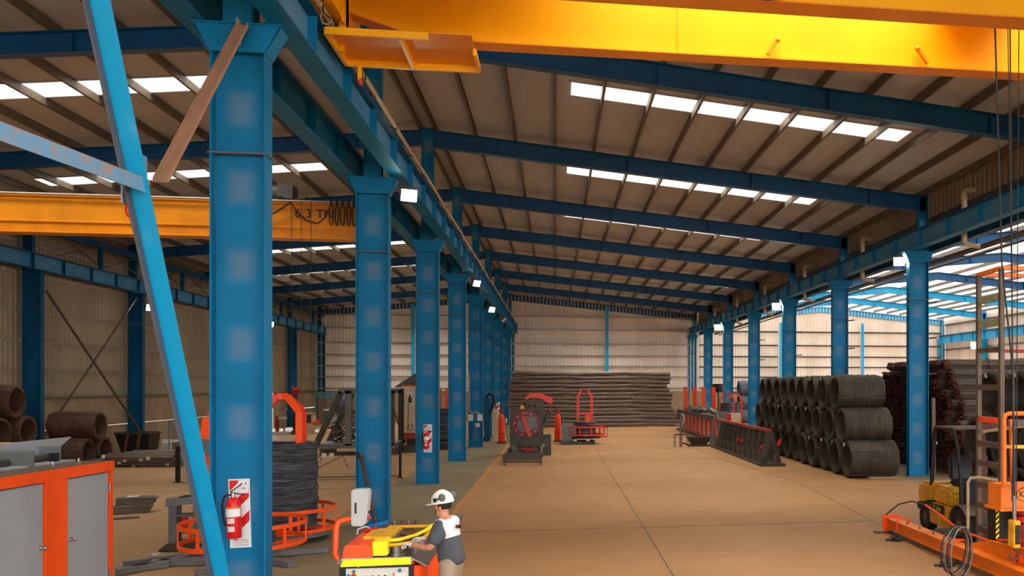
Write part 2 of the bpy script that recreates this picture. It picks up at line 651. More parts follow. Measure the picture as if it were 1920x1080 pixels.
# corrugated sheet helper
def corr(x0, y0, x1, y1, z0, z1f, pitch=0.3, d=0.035):
    """trapezoidal sheet standing from (x0,y0) to (x1,y1); z1f gives the top"""
    L = math.hypot(x1 - x0, y1 - y0)
    ux, uy = (x1 - x0) / L, (y1 - y0) / L
    nx, ny = -uy, ux
    m = MB()
    vs, fs = [], []
    n = int(L / pitch)
    t = 0
    prof = []
    for i in range(n + 1):
        b = i * pitch
        prof += [(b, 0), (b + pitch * .72, 0), (b + pitch * .79, d), (b + pitch * .93, d)]
    prof = [p for p in prof if p[0] < L] + [(L, 0)]
    for s_, h in prof:
        X, Y = x0 + ux * s_ + nx * h, y0 + uy * s_ + ny * h
        vs += [(X, Y, z0), (X, Y, z1f(X, Y))]
    for i in range(len(prof) - 1):
        fs.append((2 * i, 2 * i + 2, 2 * i + 3, 2 * i + 1))
    return m.add(vs, fs)


def rh_z(x):
    return 10.42 - 0.096 * abs(x - 23.85)


wb = struct('wall_back', 'pale corrugated back wall of the halls')
corr(13.0, 77.25, -20.2, 77.25, 2.5, lambda X, Y: roof_z(X)).build('corrugated_sheet', 'wall_sheet', wb)
corr(36.0, 77.25, 13.0, 77.25, 2.5, lambda X, Y: rh_z(X)).build('corrugated_sheet', 'wall_sheet', wb)
MB().box(-19.9, 35.8, 77.2, 77.45, 0, 2.55).build('block_base', 'block_wall', wb)
for z in (2.75, 3.74, 4.65, 5.58, 6.6, 7.82, 8.95):
    for a, b in ((-19.6, -12.05), (-11.75, -4.05), (-3.75, 4.25), (4.55, 11.9)):
        if z < roof_z(a if a < -4 else b) - 0.2:
            m = MB()
            m.sect((a, 77.08, z), (b, 77.08, z), [(-0.07, 0), (-0.07, 0.11), (0.08, 0.11), (0.08, 0.1), (-0.058, 0.1), (-0.058, 0)])
            m.build('girt', 'girt_steel', wb)
    for a, b in ((12.6, 19.75), (20.0, 27.5), (27.75, 35.3)):
        if z < 8.9:
            MB().sect((a, 77.08, z), (b, 77.08, z), [(-0.07, 0), (-0.07, 0.11), (0.08, 0.11), (0.08, 0.1), (-0.058, 0.1), (-0.058, 0)]).build('girt', 'girt_dark', wb)
wl = struct('wall_left', 'dim corrugated left wall above precast concrete panels')
YO = (57.0, 58.3)     # doorway with daylight
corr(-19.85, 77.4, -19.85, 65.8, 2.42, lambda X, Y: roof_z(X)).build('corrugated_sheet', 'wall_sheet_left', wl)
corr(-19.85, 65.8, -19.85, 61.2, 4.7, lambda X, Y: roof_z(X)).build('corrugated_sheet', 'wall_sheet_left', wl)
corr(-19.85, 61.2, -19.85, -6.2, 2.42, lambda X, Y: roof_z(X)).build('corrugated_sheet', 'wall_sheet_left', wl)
yb = 3.4
while yb < 77:
    for z0, z1 in ((0, 1.24), (1.27, 2.5)):
        if not (60 < yb < 62):
            MB().box(-19.95, -19.72, yb + 0.02, min(yb + 8.18, 77.2) if not 52 < yb < 55 else 61.2, z0, z1).build('precast_panel', 'precast', wl)
        elif z0 == 0:
            MB().box(-19.95, -19.72, 65.8, yb + 8.18, 0, 2.5).build('precast_panel', 'precast', wl)
    yb += 8.2
for z in (2.56, 3.6, 4.68, 5.8, 7.25, 8.4):
    for k in range(0, 8):
        a, b = YK[k] + 0.15, YK[k + 1] - 0.05
        if k == 6 and z < 4.7:
            continue
        MB().sect((-19.75, a, z), (-19.75, b, z), [(-0.1, 0), (-0.1, 0.1), (0.08, 0.1), (0.08, 0.088), (-0.088, 0.088), (-0.088, 0)]).build('girt', 'girt_steel', wl)
MB().box(-19.74, -19.66, 3.4, 61.2, 2.49, 2.53).box(-19.74, -19.66, 65.8, 77, 2.49, 2.53).build('flashing_strip', 'purlin_steel', wl)
wf = struct('wall_front_added', 'unseen front wall added behind the camera, its wide gate shaping the daylight')  # added out of view, gate sized to throw daylight on the near columns
def zz_(X, Y):
    return roof_z(X) + .1
corr(-19.9, -6.1, -8.0, -6.1, 0, zz_).build('corrugated_sheet', 'wall_sheet_left', wf)
corr(9.0, -6.1, 13.1, -6.1, 0, zz_).build('corrugated_sheet', 'wall_sheet_left', wf)
corr(-8.0, -6.1, 9.0, -6.1, 9.4, zz_).build('corrugated_sheet', 'wall_sheet_left', wf)
# right hall
cr = struct('ceiling_right', 'bright translucent roof of the right hall')
for k in range(-1, 8):
    y0 = -4 if k < 0 else YK[k]
    y1 = YK[k + 1]
    for a, b in ((12.7, 23.85), (23.85, 35.7)):
        MB().prism([(a, rh_z(a)), (b, rh_z(b)), (b, rh_z(b) + 0.02), (a, rh_z(a) + 0.02)], 'y', y0, y1).build('translucent_sheet' if k > 0 else 'light_block_sheet', 'right_roof' if k > 0 else 'wall_sheet_left', cr)  # nearest sheets, out of view, made opaque to keep light off right columns
for i in range(19):
    x = 12.9 + 1.22 * i
    if abs(x - 23.85) > 0.2:
        purlin(x, rh_z(x) - 0.02, -4, 77.1, cr, 1, 0.2)
wr = struct('wall_right', 'pale corrugated wall of the right hall with open light strip')
corr(35.75, -4, 35.75, 77.2, 5.0, lambda X, Y: rh_z(X)).build('corrugated_sheet', 'wall_sheet', wr)
MB().box(35.7, 35.9, 0, 77.2, 0, 2.6).build('block_base', 'precast', wr)
for z in (5.05, 6.3, 7.6, 8.6):
    MB().sect((35.65, 3, z), (35.65, 77, z), [(-0.07, 0), (-0.07, 0.1), (0.07, 0.1), (0.07, 0.09), (-0.06, 0.09), (-0.06, 0)]).build('girt', 'girt_dark', wr)
# valley flashing between the roofs
tr = struct('trim_1', 'corrugated valley flashing under the gutter')
corr(12.56, -4, 12.56, 77.2, 8.68, lambda X, Y: roof_z(12.56) + 0.05).build('flashing', 'wall_sheet_left', tr)
MB().box(12.58, 13.0, -4, 77.2, 8.5, 8.62).box(12.5, 12.54, -4, 77.2, 8.5, 8.68).build('gutter', 'girt_dark', tr)
# posts of the back wall
for n, (x, h, w) in enumerate(((-11.9, roof_z(-11.9) - .4, 'left hall'), (4.4, roof_z(4.4) - .4, 'main hall'), (20.0, 8.7, 'right hall, left of centre'), (27.6, 8.7, 'right hall, right of centre'))):
    t = thing('wind_post', 'slim blue steel post on the back wall of the ' + w, 'post', (x, 76.8, 0), 0, None)
    MB().box(-.13, .13, 0, .02, 0, h).build('front_flange', 'blue_pale', t)
    MB().box(-.01, .01, .02, .18, 0, h).build('web', 'blue_paint', t)


# ---------------------------------------------------------------- columns
def column(w, h, web, flange, label, group, loc, capw=None, splice=5.88, upper=None, base=True):
    """I section: web in the XZ plane, flanges left and right"""
    t = thing('steel_column', label, 'column', loc, 0, group)
    d = 0.26
    MB().box(-w / 2 + .02, w / 2 - .02, d / 2 - .01, d / 2 + .01, 0, h).build('web', web, t)
    for s_ in (-1, 1):
        MB().box(s_ * w / 2 - .012, s_ * w / 2 + .012, 0, d, 0, h).build('flange', flange, t)
    MB().box(-w / 2 - .03, w / 2 + .03, -.03, d + .03, 0, 0.03).build('base_plate', flange, t)
    MB().box(-w / 2 - .035, w / 2 + .035, -.02, d + .02, splice, splice + .022).build('splice_plate', 'grey_edge', t)
    if capw:
        c = capw / 2
        m = MB()
        m.prism([(-w / 2 - .012, h - .36), (w / 2 + .012, h - .36), (c, h - .02), (-c, h - .02)], 'y', -.02, .0)
        m.prism([(-w / 2 - .012, h - .36), (w / 2 + .012, h - .36), (c, h - .02), (-c, h - .02)], 'y', d, d + .02)
        for s_ in (-1, 1):
            m.prism([(s_ * w / 2, h - .37), (s_ * (w / 2 + .02), h - .37), (s_ * c, h - .03), (s_ * (c - .02), h - .03)], 'y', -.02, d + .02)
        m.box(-c - .02, c + .02, -.04, d + .04, h - .02, h)
        m.build('capital', flange, t)
    if upper:
        x0, x1, zt = upper
        MB().box(x0 + .02, x1 - .02, d / 2 - .01, d / 2 + .01, h, zt).build('upper_web', web, t)
        for x in (x0, x1):
            MB().box(x - .012, x + .012, .02, d - .02, h, zt).build('upper_flange', flange, t)
        m = MB().box(x0, x1, -.01, .01, h, h + .28)
        m.build('stub_plate', flange, t)
    return t


pos = ['nearest', 'second', 'third', 'fourth', 'fifth', 'sixth', 'seventh', 'eighth', 'farthest']
for k in range(9):
    extra = {0: 'carrying a fire extinguisher and white sign', 1: 'with a rusty pipe leaning on its foot', 2: 'carrying the smaller fire extinguisher board', 3: 'with a bare foot on the walkway'}.get(k, 'in the receding centre row')
    column(0.66 if k else 0.63, 7.5, 'blue_web', 'blue_paint', f'{pos[k]} blue steel column of the centre row, {extra}', 'centre row columns', (XL, YK[k], 0), 1.04, 5.88, (-.17, .17, roof_z(XL) - .15))
for k in range(1, 9):
    if k == 1:
        continue
    extra = {2: 'nearest in view, before the rusty bar pile', 3: 'rising behind the big wire coils', 8: 'farthest, at the back wall'}.get(k, f'{ORD[k-2]} from the front')
    column(0.66, 7.5, 'blue_web', 'blue_paint', f'blue steel column of the right row, {extra}', 'right row columns', (XR, YK[k], 0), 1.0, 5.88, (.02, .32, roof_z(XR) - .15))
for k in range(3, 9):
    if k in (5,):
        continue
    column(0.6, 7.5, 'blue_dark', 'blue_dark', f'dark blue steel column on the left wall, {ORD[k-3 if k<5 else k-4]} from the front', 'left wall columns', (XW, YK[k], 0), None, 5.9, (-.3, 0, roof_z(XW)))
for k in (6, 7, 8):
    column(0.6, 7.3, 'blue_pale', 'blue_pale', f'bright blue steel column on the far right wall, {["nearest","middle","at the back corner"][k-6]}', 'far right wall columns', (35.3, YK[k], 0), None, 5.9, (-.05, .25, rh_z(35.3)))


# ---------------------------------------------------------------- runway girders
def girder(x, y0, y1, face, label, stiff, pad=0.30, mt='blue_paint', z0=7.5, z1=8.1, wm=None):
    t = thing('crane_runway_girder', label, 'girder', (x, y0, z0))
    L, h = y1 - y0, z1 - z0
    MB().box(-.008, .008, 0, L, .02, h - .02).build('web', wm or mt, t)
    MB().box(-pad / 2, pad / 2, 0, L, 0, .022).build('bottom_flange', mt, t)
    MB().box(-pad / 2, pad / 2, 0, L, h - .022, h).build('top_flange', 'blue_dark', t)
    MB().box(-.03, .03, 0, L, h, h + .05).build('rail', 'steel_dust', t)
    me = MB().box(.008 if face > 0 else -pad / 2 + .03, pad / 2 - .03 if face > 0 else -.008, -.008, .008, .022, h - .022).mesh('stiffener', mt)
    for y in stiff:
        leaf('stiffener', me, t, (0, y - y0, 0))
    return t


st = [3.4 + 0.45 + 2.04 * i for i in range(37)]
st = [12.7 - 2.05 * 4 + 2.05 * i for i in range(36)]
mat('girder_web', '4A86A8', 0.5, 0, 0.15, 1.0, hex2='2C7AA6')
girder(XL + .53, 3.4, 76.9, 1, 'blue crane runway girder along the right side of the centre columns', st, .32, wm='girder_web')
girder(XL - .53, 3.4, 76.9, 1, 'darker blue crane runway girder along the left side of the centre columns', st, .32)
girder(XR - .28, 3.4, 76.9, -1, 'blue crane runway girder running along the right column row', st, .32, wm='girder_web')
girder(XR + .55, 3.4, 76.9, -1, 'dark blue crane runway girder facing the right hall', st[::2], .28, mt='blue_dark')
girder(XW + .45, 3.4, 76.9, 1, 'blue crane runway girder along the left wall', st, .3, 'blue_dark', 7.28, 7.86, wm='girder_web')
girder(34.95, 40, 76.9, -1, 'bright blue crane runway girder along the far right wall', st[17:], .3, 'blue_pale', 6.9, 7.6)


# ---------------------------------------------------------------- rafters
def rafter(x0, z0, x1, z1, y, h, m, label, group, nst):
    t = thing('roof_rafter', label, 'rafter', (x0, y, z0), 0, group)
    dx, dz = x1 - x0, z1 - z0
    MB().prism([(0, -.02), (dx, dz - .02), (dx, dz - h), (0, -h)], 'y', .12, .135).build('web', m, t)
    MB().prism([(0, 0), (dx, dz), (dx, dz - .02), (0, -.02)], 'y', .0, .25).build('top_flange', m, t)
    MB().prism([(0, -h), (dx, dz - h), (dx, dz - h - .02), (0, -h - .02)], 'y', .0, .25).build('bottom_flange', m, t)
    me = MB().box(-.01, .01, -.0, .12, -h, -.02).mesh('splice_plate', m)
    for i in range(nst):
        f = (i + .5) / nst
        leaf('splice_plate', me, t, (dx * f, 0, dz * f))
    return t


mat('rafter_blue', '06558A', 0.45, 0, 0.15, 1.2)
for k in range(0, 9):
    rafter(XL + .16, roof_z(XL) - .24, 12.3, roof_z(12.3) - .24, YK[k], .5, 'rafter_blue', f'dark blue sloping roof rafter of the main hall, {pos[k]} from the front', 'main hall rafters', 4)
    rafter(XL - .16, roof_z(XL) - .24, -19.4, roof_z(-19.4) - .24, YK[k], .44, 'rafter_blue', f'dark blue sloping roof rafter of the left hall, {pos[k]} from the front', 'left hall rafters', 4)
for k in range(1, 9):
    bm_ = 'blue_pale' if k > 5 else 'rafter_blue'
    rafter(23.85, rh_z(23.85) - .22, 12.6, rh_z(12.6) - .22, YK[k], .45, bm_, f'rafter of the right hall on its left slope, {pos[k-1]} from the front', 'right hall left rafters', 3)
    rafter(23.85, rh_z(23.85) - .22, 35.5, rh_z(35.5) - .22, YK[k], .45, bm_, f'rafter of the right hall on its right slope, {pos[k-1]} from the front', 'right hall right rafters', 3)
# eave strut beams along the left wall and the ridge tie
tag(MB().box(-19.3, -19.05, 11.6, 77, 8.85, 9.1).build('eave_beam', 'rafter_blue'), 'dark blue eave beam under the roof edge on the left wall', 'beam')
for k in (3, 4, 6, 7):
    y0, y1 = YK[k], YK[k + 1]
    t = thing('eave_bracing', f'thin crossed bracing rods above the left wall girder, {ORD[(3,4,6,7).index(k)]} bay from the front', 'bracing', (-18.9, y0, 8.0), 0, 'left wall eave bracing')
    MB().box(-.08, .08, (y1 - y0) / 2 - .08, (y1 - y0) / 2 + .08, -.1, .9).build('post', 'blue_dark', t)
    for a in (.1, .52):
        L = (y1 - y0)
        MB().bar((0, L * a, .9), (0, L * (a + .4), 0), .04).build('rod', 'steel_dust', t)
        MB().bar((0.06, L * a, 0), (0.06, L * (a + .4), .9), .04).build('rod', 'steel_dust', t)
t = thing('wall_cross_bracing', 'large crossed brace rods on the left wall behind the lone rusty coils', 'bracing', (-19.0, YK[3], 0))
MB().bar((0, 7.9, .9), (0, .3, 6.6), .07, .07).build('rod', 'girt_dark', t)
MB().bar((-.1, .2, 1.0), (-.1, 7.8, 7.1), .06, .06).build('rod', 'steel_dust', t)


# ---------------------------------------------------------------- overhead crane, main hall
t = thing('overhead_crane', 'big yellow double girder overhead crane across the top of the main hall', 'crane', (4.0, 12.9, 8.15))
o = (4.0, 12.9, 8.15)
for y0, y1, ins in ((11.7, 12.1, 'near'), (13.76, 14.1, 'far')):
    xa, xb = -3.05, 11.0
    m = MB()
    prof = [(-2.0, 8.27), (xb - .9, 8.27), (xb, 8.6), (xb, 9.3), (xa, 9.3), (xa, 8.6)]
    m.prism(prof, 'y', y0 + .03, y0 + .045)
    m.prism(prof, 'y', y1 - .045, y1 - .03)
    m.build('girder_web', 'crane_yellow', t, off=o)
    m = MB()
    m.box(-2.0, xb - .9, y0, y1, 8.25, 8.27)
    m.prism([(-2.0, 8.25), (-2.0, 8.27), (xa, 8.6), (xa, 8.58)], 'y', y0, y1)
    m.build('bottom_flange', 'crane_orange', t, off=o)
    MB().box(xa, xb, y0, y1, 9.3, 9.33).build('top_flange', 'crane_orange', t, off=o)
    MB().box(-.01 + 1.9, 1.905, y0 + .025, y0 + .03, 8.27, 9.3).build('weld_seam', 'crane_orange', t, off=o)
for x0, x1 in ((-3.5, -3.05), (11.0, 11.5)):
    m = MB()
    m.box(x0, x1 - .02, 11.2, 14.6, 8.35, 9.05)
    m.box(x1 - .03, x1, 11.5, 12.3, 8.3, 9.35).box(x1 - .03, x1, 13.4, 14.15, 8.3, 9.35)
    m.build('end_carriage', 'crane_yellow', t, off=o)
    for y in (11.5, 14.3):
        MB().cyl((x0 + .12, y, 8.27), (x1 - .2, y, 8.27), .12, n=18).build('wheel', 'steel_dust', t, off=o)
m = MB()
m.box(-3.17, -3.1, 13.62, 13.7, 7.95, 8.45).box(-3.15, -3.05, 13.55, 13.72, 8.2, 9.0)
m.build('bracket', 'crane_yellow', t, off=o)
px0, px1, py0, py1 = -3.2, -1.2, 13.0, 14.25
m = MB().box(px0, px1, py0, py1, 8.05, 8.06)
m.build('platform_plate', 'crane_orange', t, off=o)
for a, b in (((px0, py0), (px1 - .6, py0)), ((px0, py1), (px1, py1)), ((px0, py0), (px0, py1)), ((px1, py0 + .5), (px1, py1)), ((-2.2, py0), (-2.2, py1))):
    MB().bar((a[0], a[1], 8.0), (b[0], b[1], 8.0), .05, .1).build('platform_frame', 'crane_yellow', t, off=o)
MB().box(-3.02, -2.97, 14.18, 14.24, 7.72, 7.96).build('collector_arm', 'crane_yellow', t, off=o)
MB().box(-3.0, -2.96, 14.16, 14.26, 7.66, 7.74).build('collector_shoe', 'orange_red', t, off=o)
for u, a in ((3.35, .25), (6.05, -.3)):
    MB().bar((u, 13.72, 8.3), (u + a * .6, 13.70, 8.52), .06, .05).sphere((u + a * .62, 13.70, 8.53), .045, 8, 6).build('limit_bracket', 'crane_orange', t, off=o)
m = MB().tube([(2.78 + .28 * math.cos(a), 11.6 + .05 * math.sin(a), 8.33 + .12 * math.sin(a)) for a in [PI + PI * i / 8 for i in range(9)]], .025, 8)
m.build('cable_loop', 'cable_dark', t, off=o)
# trolley on top, out of frame but it carries the ropes
m = MB().box(6.2, 7.6, 11.6, 14.2, 9.4, 9.75)
m.build('trolley', 'crane_yellow', t, off=o)
MB().cyl((6.3, 12.95, 9.6), (7.5, 12.95, 9.6), .28, n=20).build('rope_drum', 'steel_dust', t, off=o)
for (x, y, x1, y1, z1, r) in ((6.66, 12.7, 6.83, 12.75, 4.9, .014), (6.93, 12.7, 6.70, 12.16, 1.3, .011), (6.97, 12.85, 6.72, 12.16, 1.3, .008), (7.09, 12.7, 6.74, 12.16, 1.3, .008)):
    P = [(x, y, 9.5), (x1, y1, z1)]
    if z1 > 4:
        P += [(6.9, 12.5, 3.0), (6.68, 12.16, 1.3)]
    MB().tube(P, r, 6).build('hoist_rope', 'cable_dark', t, off=o)
# hook block hanging on the ropes
hb = (7.03, 12.75, 1.1)
m = MB().box(6.65, 6.76, 12.06, 12.24, .62, 1.02)
m.build('hook_block', 'machine_yellow', t, bevel=.012, off=o)
MB().box(6.67, 6.74, 12.04, 12.26, .68, .96).build('sheave_cheek', 'black', t, off=o)
MB().tube([(6.705, 12.15, 1.02), (6.705, 12.15, 1.2), (6.7, 12.15, 1.38)], .03, 8).build('rope_socket', 'steel', t, off=o)
MB().tube([(6.705 + .07 * math.sin(a), 12.15, .51 + .08 * math.cos(a)) for a in [PI * 1.55 * i / 12 for i in range(13)]], .02, 8).build('hook', 'steel_dust', t, off=o)

# ---------------------------------------------------------------- overhead crane, left hall
cy = 25.3
t = thing('overhead_crane', 'amber single girder crane with cable festoon across the left hall', 'crane', (-11, cy, 7.0))
o = (-11, cy, 7.0)
MB().box(-18.9, -4.6, cy, cy + .02, 7.33, 7.98).build('girder_web', 'crane_amber', t, off=o)
MB().box(-18.9, -4.6, cy + .4, cy + .42, 7.33, 7.98).build('girder_web', 'crane_amber', t, off=o)
MB().box(-18.9, -4.6, cy - .04, cy + .46, 7.98, 8.0).build('top_flange', 'crane_orange', t, off=o)
m = MB().prism([(cy - .0, 7.33), (cy + .42, 7.33), (cy + .30, 7.05), (cy + .02, 7.05)], 'x', -18.9, -4.6)
m.build('lower_box', 'crane_amber', t, off=o)
MB().box(-18.9, -4.6, cy - .07, cy + .45, 7.02, 7.05).box(-18.9, -4.6, cy - .03, cy, 7.31, 7.35).build('bottom_flange', 'crane_orange', t, off=o)
for x in (-18.9, -4.75):
    MB().box(x - .15, x + .15, cy - 1.3, cy + 1.7, 7.92 if x > -10 else 7.95, 8.3).build('end_carriage', 'crane_amber', t, off=o)
MB().tube([(-18.9, cy - .12, 8.02), (-4.7, cy - .12, 8.02)], .025, 8).build('festoon_rail', 'girt_steel', t, off=o)
m = MB()
tr_ = [(-7.9, 8.0), (-7.45, 7.55), (-6.95, 7.9), (-6.85, 7.98), (-6.7, 7.7), (-6.4, 7.42), (-6.15, 7.6), (-6.05, 7.98)]
MB().tube([(x, cy - .14, z) for x, z in [(-8.6, 7.98), (-8.3, 7.72), (-7.9, 7.6), (-7.5, 7.68), (-7.1, 7.98), (-6.95, 7.75), (-6.7, 7.5), (-6.4, 7.42), (-6.2, 7.6), (-6.05, 7.98)]], .022, 6).build('festoon_cable', 'cable_dark', t, off=o)
for i in range(9):
    x = -6.05 + i * .15
    MB().tube([(x + .055 * math.sin(a) * (1 - .2 * (i % 2)), cy - .14 - .02 * (i % 3), 7.68 + .3 * math.cos(a)) for a in [2 * PI * q / 14 for q in range(14)]], .02, 6, True).build('festoon_loop', 'cable_dark' if i % 3 else 'pipe_rust', t, off=o)
    MB().box(x - .03, x + .03, cy - .17, cy - .1, 7.96, 8.06).build('cable_trolley', 'black', t, off=o)
mat('ink', '2A1D0C', 0.6)
for ch_, x_ in (('6', -6.95), (',', -6.8), ('3', -6.67), ('T', -6.38), ('N', -6.15)):
    text(ch_, .34, 'capacity_lettering', 'ink', t, (x_ - o[0], -.012, 7.7 - o[2]), (PI / 2, 0, 0), .004)
# prohibition disc on the girder web
cx_, cz_ = -11.05, 7.68
m = MB().lathe([(.2, -.006), (.25, -.006), (.25, .006), (.2, .006)], 26, (cx_, cy - .01, cz_), 'y', True)
m.bar((cx_ - .15, cy - .012, cz_ + .15), (cx_ + .15, cy - .012, cz_ - .15), .01, .05)
m.build('prohibition_sign', 'red_paint', t, off=o)
m = MB().sphere((cx_ + .02, cy - .006, cz_ + .1), .035, 8, 6, (1, .2, 1))
m.bar((cx_ + .01, cy - .006, cz_ + .06), (cx_ - .01, cy - .006, cz_ - .05), .01, .06).bar((cx_ - .01, cy - .006, cz_ - .05), (cx_ - .07, cy - .006, cz_ - .15), .01, .03).bar((cx_ - .01, cy - .006, cz_ - .05), (cx_ + .07, cy - .006, cz_ - .15), .01, .03)
m.build('walker_pictogram', 'ink', t, off=o)
m = MB().cyl((-8.35, cy + .3, 8.32), (-7.5, cy + .3, 8.32), .2, n=18).box(-7.5, -7.1, cy + .05, cy + .55, 8.1, 8.5)
m.build('hoist_motor', 'machine_grey', t, off=o)
MB().box(-8.9, -6.6, cy + .05, cy + .4, 8.02, 8.12).build('trolley', 'dark_machine', t, off=o)
for x in (-8.7, -7.4, -6.7):
    MB().cyl((x, cy, 8.08), (x, cy + .08, 8.08), .09, n=14).build('trolley_wheel', 'black', t, off=o)
for x in (-7.1, -6.85, -6.6):
    MB().tube([(x, cy - .05, 8.0), (x, cy - .05, 3.2 if x > -7 else 2.2)], .008, 5).build('hoist_rope', 'cable_dark', t, off=o)

# ---------------------------------------------------------------- near bracing beside the first column
t = thing('diagonal_brace', 'long pale blue angle brace slanting in front of the nearest column', 'brace', (XL, 11.3, .1))
o = (XL, 11.3, .1)
P, Q = Vector((XL + .06, 11.28, .1)), Vector((XL + .06, 7.55, 7.5))
d = (Q - P).normalized()
n_ = Vector((1, 0, 0)).cross(d).normalized()
if n_.y > 0:
    n_ = -n_
MB().bar(P, Q, .16, .018, n_).build('angle_leg', 'blue_pale', t, off=o)
MB().bar(P + n_ * .05 + Vector((-.09, 0, 0)), Q + n_ * .05 + Vector((-.09, 0, 0)), .018, .1, n_).build('angle_leg', 'grey_edge', t, off=o, label='grey leg of the angle, its shade put into the colour')  # grey colour carries the shade on this side of the brace
MB().bar((XL - .08, 9.1, 4.7), (XL - .08, 9.1, 5.25), .016, .5, (0, 1, 0)).build('gusset_plate', 'brace_rail', t, off=o)
MB().box(XL - .1, XL + .1, 11.2, 11.52, .0, .03).box(XL - .012, XL + .012, 11.1, 11.56, .02, .5).build('foot_gusset', 'blue_paint', t, off=o)
t = thing('diagonal_brace', 'beige primed channel brace rising to the head of the nearest column', 'brace', (XL, 9.2, 4.95))
o = (XL, 9.2, 4.95)
P, Q = Vector((XL + .1, 9.2, 4.98)), Vector((XL + .1, 11.47, 7.42))
m = MB()
m.bar(P, Q, .13, .014, (0, 0, 1))
m.bar(P + Vector((-.06, .02, .02)), Q + Vector((-.06, .02, .02)), .012, .05, (0, 0, 1)).bar(P + Vector((.06, .02, .02)), Q + Vector((.06, .02, .02)), .012, .05, (0, 0, 1))
m.build('channel', 'primer', t, off=o)
MB().bar((XL + .05, 11.5, 7.2), (XL + .05, 11.5, 7.5), .016, .12, (0, 1, 0)).build('end_plate', 'primer', t, off=o)
t = thing('diagonal_brace', 'faded blue and primer brace coming in low from the left edge', 'brace', (XL, 9.0, 4.9))
o = (XL, 9.0, 4.9)
P, Q = Vector((XL + .1, 8.95, 4.9)), Vector((XL + .1, 3.5, 4.6))
P, Q = Vector((XL + .1, 8.95, 4.88)), Vector((XL + .1, 5.2, 4.68))
m = MB().bar(P, Q, .015, .13, (0, 0, 1))
m.build('angle_leg', 'brace_rail', t, off=o)
MB().bar(P + Vector((-.06, 0, .065)), Q + Vector((-.06, 0, .065)), .13, .014, (0, 0, 1)).build('angle_leg', 'primer', t, off=o, label='primer coloured top leg')

# ---------------------------------------------------------------- floodlights
def flood(loc, aim, label, size=.3, lm='lamp', lit=True, mount=None):
    t = thing('floodlight', label, 'floodlight', loc, 0, 'hall floodlights', Vector(aim).to_track_quat('-Y', 'Z').to_euler())
    w, h = size, size * .8
    MB().box(-w / 2, w / 2, -.01, .09, -h / 2, h / 2).build('housing', 'grey_plastic', t, bevel=.015)
    MB().box(-w / 2 + .02, w / 2 - .02, -.018, -.011, -h / 2 + .02, h / 2 - .02).build('lens', lm if lit else 'off_white', t)
    for i in range(5):
        x = -w / 2 + w * (i + .5) / 5
        MB().box(x - .006, x + .006, .09, .13, -h / 2 + .02, h / 2 - .02).build('cooling_fin', 'grey_plastic', t)
    MB().tube([(-w / 2 - .02, .04, 0), (-w / 2 - .02, .1, .16), (w / 2 + .02, .1, .16), (w / 2 + .02, .04, 0)], .012, 6).build('yoke', 'steel_dust', t)
    if mount:
        R_ = t.rotation_euler.to_matrix().inverted()
        v_ = R_ @ (Vector(mount) - Vector(loc))
        MB().tube([(0, .09, 0), (v_ * .5 + Vector((0, .06, 0))), v_], .018, 6).build('mounting_arm', 'steel_dust', t)
    return t


flood((-3.12, 19.6, 7.1), (.3, -.85, -.42), 'brightest lit floodlight under the centre girder beside the second column', .36, mount=(-3.37, 19.75, 7.51))
flood((-3.12, 36.0, 7.1), (.6, -.7, -.4), 'small lit floodlight under the centre girder at the fourth column', .34, 'lamp_white', mount=(-3.37, 36.15, 7.51))
flood((-3.1, 44.1, 6.75), (.6, -.7, -.4), 'small lit floodlight low on the fifth centre column', .36, 'lamp_white', mount=(-3.37, 44.25, 7.51))
flood((-3.1, 54.4, 7.02), (.6, -.2, -.7), 'unlit floodlight under the centre girder further back', .4, 'lamp', False, mount=(-3.37, 54.55, 7.51))
flood((-3.1, 71.0, 7.1), (.6, -.2, -.7), 'farthest unlit floodlight at the end of the centre girder', .4, 'lamp', False, mount=(-3.37, 71.15, 7.51))
flood((11.5, 28.4, 7.22), (-.35, -.85, -.4), 'brightest lit floodlight under the right girder beside the nearest right column', .4, mount=(11.72, 28.549999999999997, 7.51))
flood((11.45, 45.0, 7.2), (-.35, -.85, -.4), 'middle lit floodlight under the right girder', .46, mount=(11.72, 45.15, 7.51))
flood((11.45, 61.8, 7.2), (-.35, -.85, -.4), 'farthest lit floodlight under the right girder', .55, mount=(11.72, 61.949999999999996, 7.51))
flood((-18.75, 44.5, 6.68), (.6, -.75, -.4), 'lit floodlight on the left wall beside a dark blue column', .42, 'lamp_white', mount=(-18.95, 44.5, 7.3))
flood((-18.75, 61.9, 7.1), (.6, -.75, -.4), 'lit floodlight on the left wall peeping out right of the nearest column', .45, mount=(-18.95, 61.9, 7.72))
flood((34.6, 69.0, 6.4), (-.5, -.8, -.35), 'white lit floodlight on the far right wall', .75, 'lamp_white', mount=(34.95, 69.1, 6.91))

# ---------------------------------------------------------------- conductor pipe, drain pipes, strip purlins of right hall
t = thing('conductor_pipe', 'long tan pipe with loose wiring running along the centre girder', 'pipe', (-3.2, 40, 8.2))
o = (-3.2, 40, 8.2)
ys_ = [6 + 2.05 * i for i in range(35)]
MB().tube([(-3.18 + .012 * math.sin(i * 1.7), y, 8.19 + .012 * math.sin(i * 2.3)) for i, y in enumerate(ys_)], .045, 8).build('pipe', 'cable_tan', t, off=o)
m = MB()
for i in range(46):
    pass
MB().tube([(-3.12 + .03 * math.sin(i * 2.1), 11.2 + i * .18, 8.16 + .05 * math.sin(i * 1.3)) for i in range(24)], .012, 5).build('loose_wire', 'cable_dark', t, off=o)
MB().tube([(-3.14 + .05 * math.sin(i * 1.1), 12.4 + i * .07, 8.1 + .1 * math.sin(i * .9)) for i in range(16)], .008, 5).build('loose_wire', 'cable_tan', t, off=o)
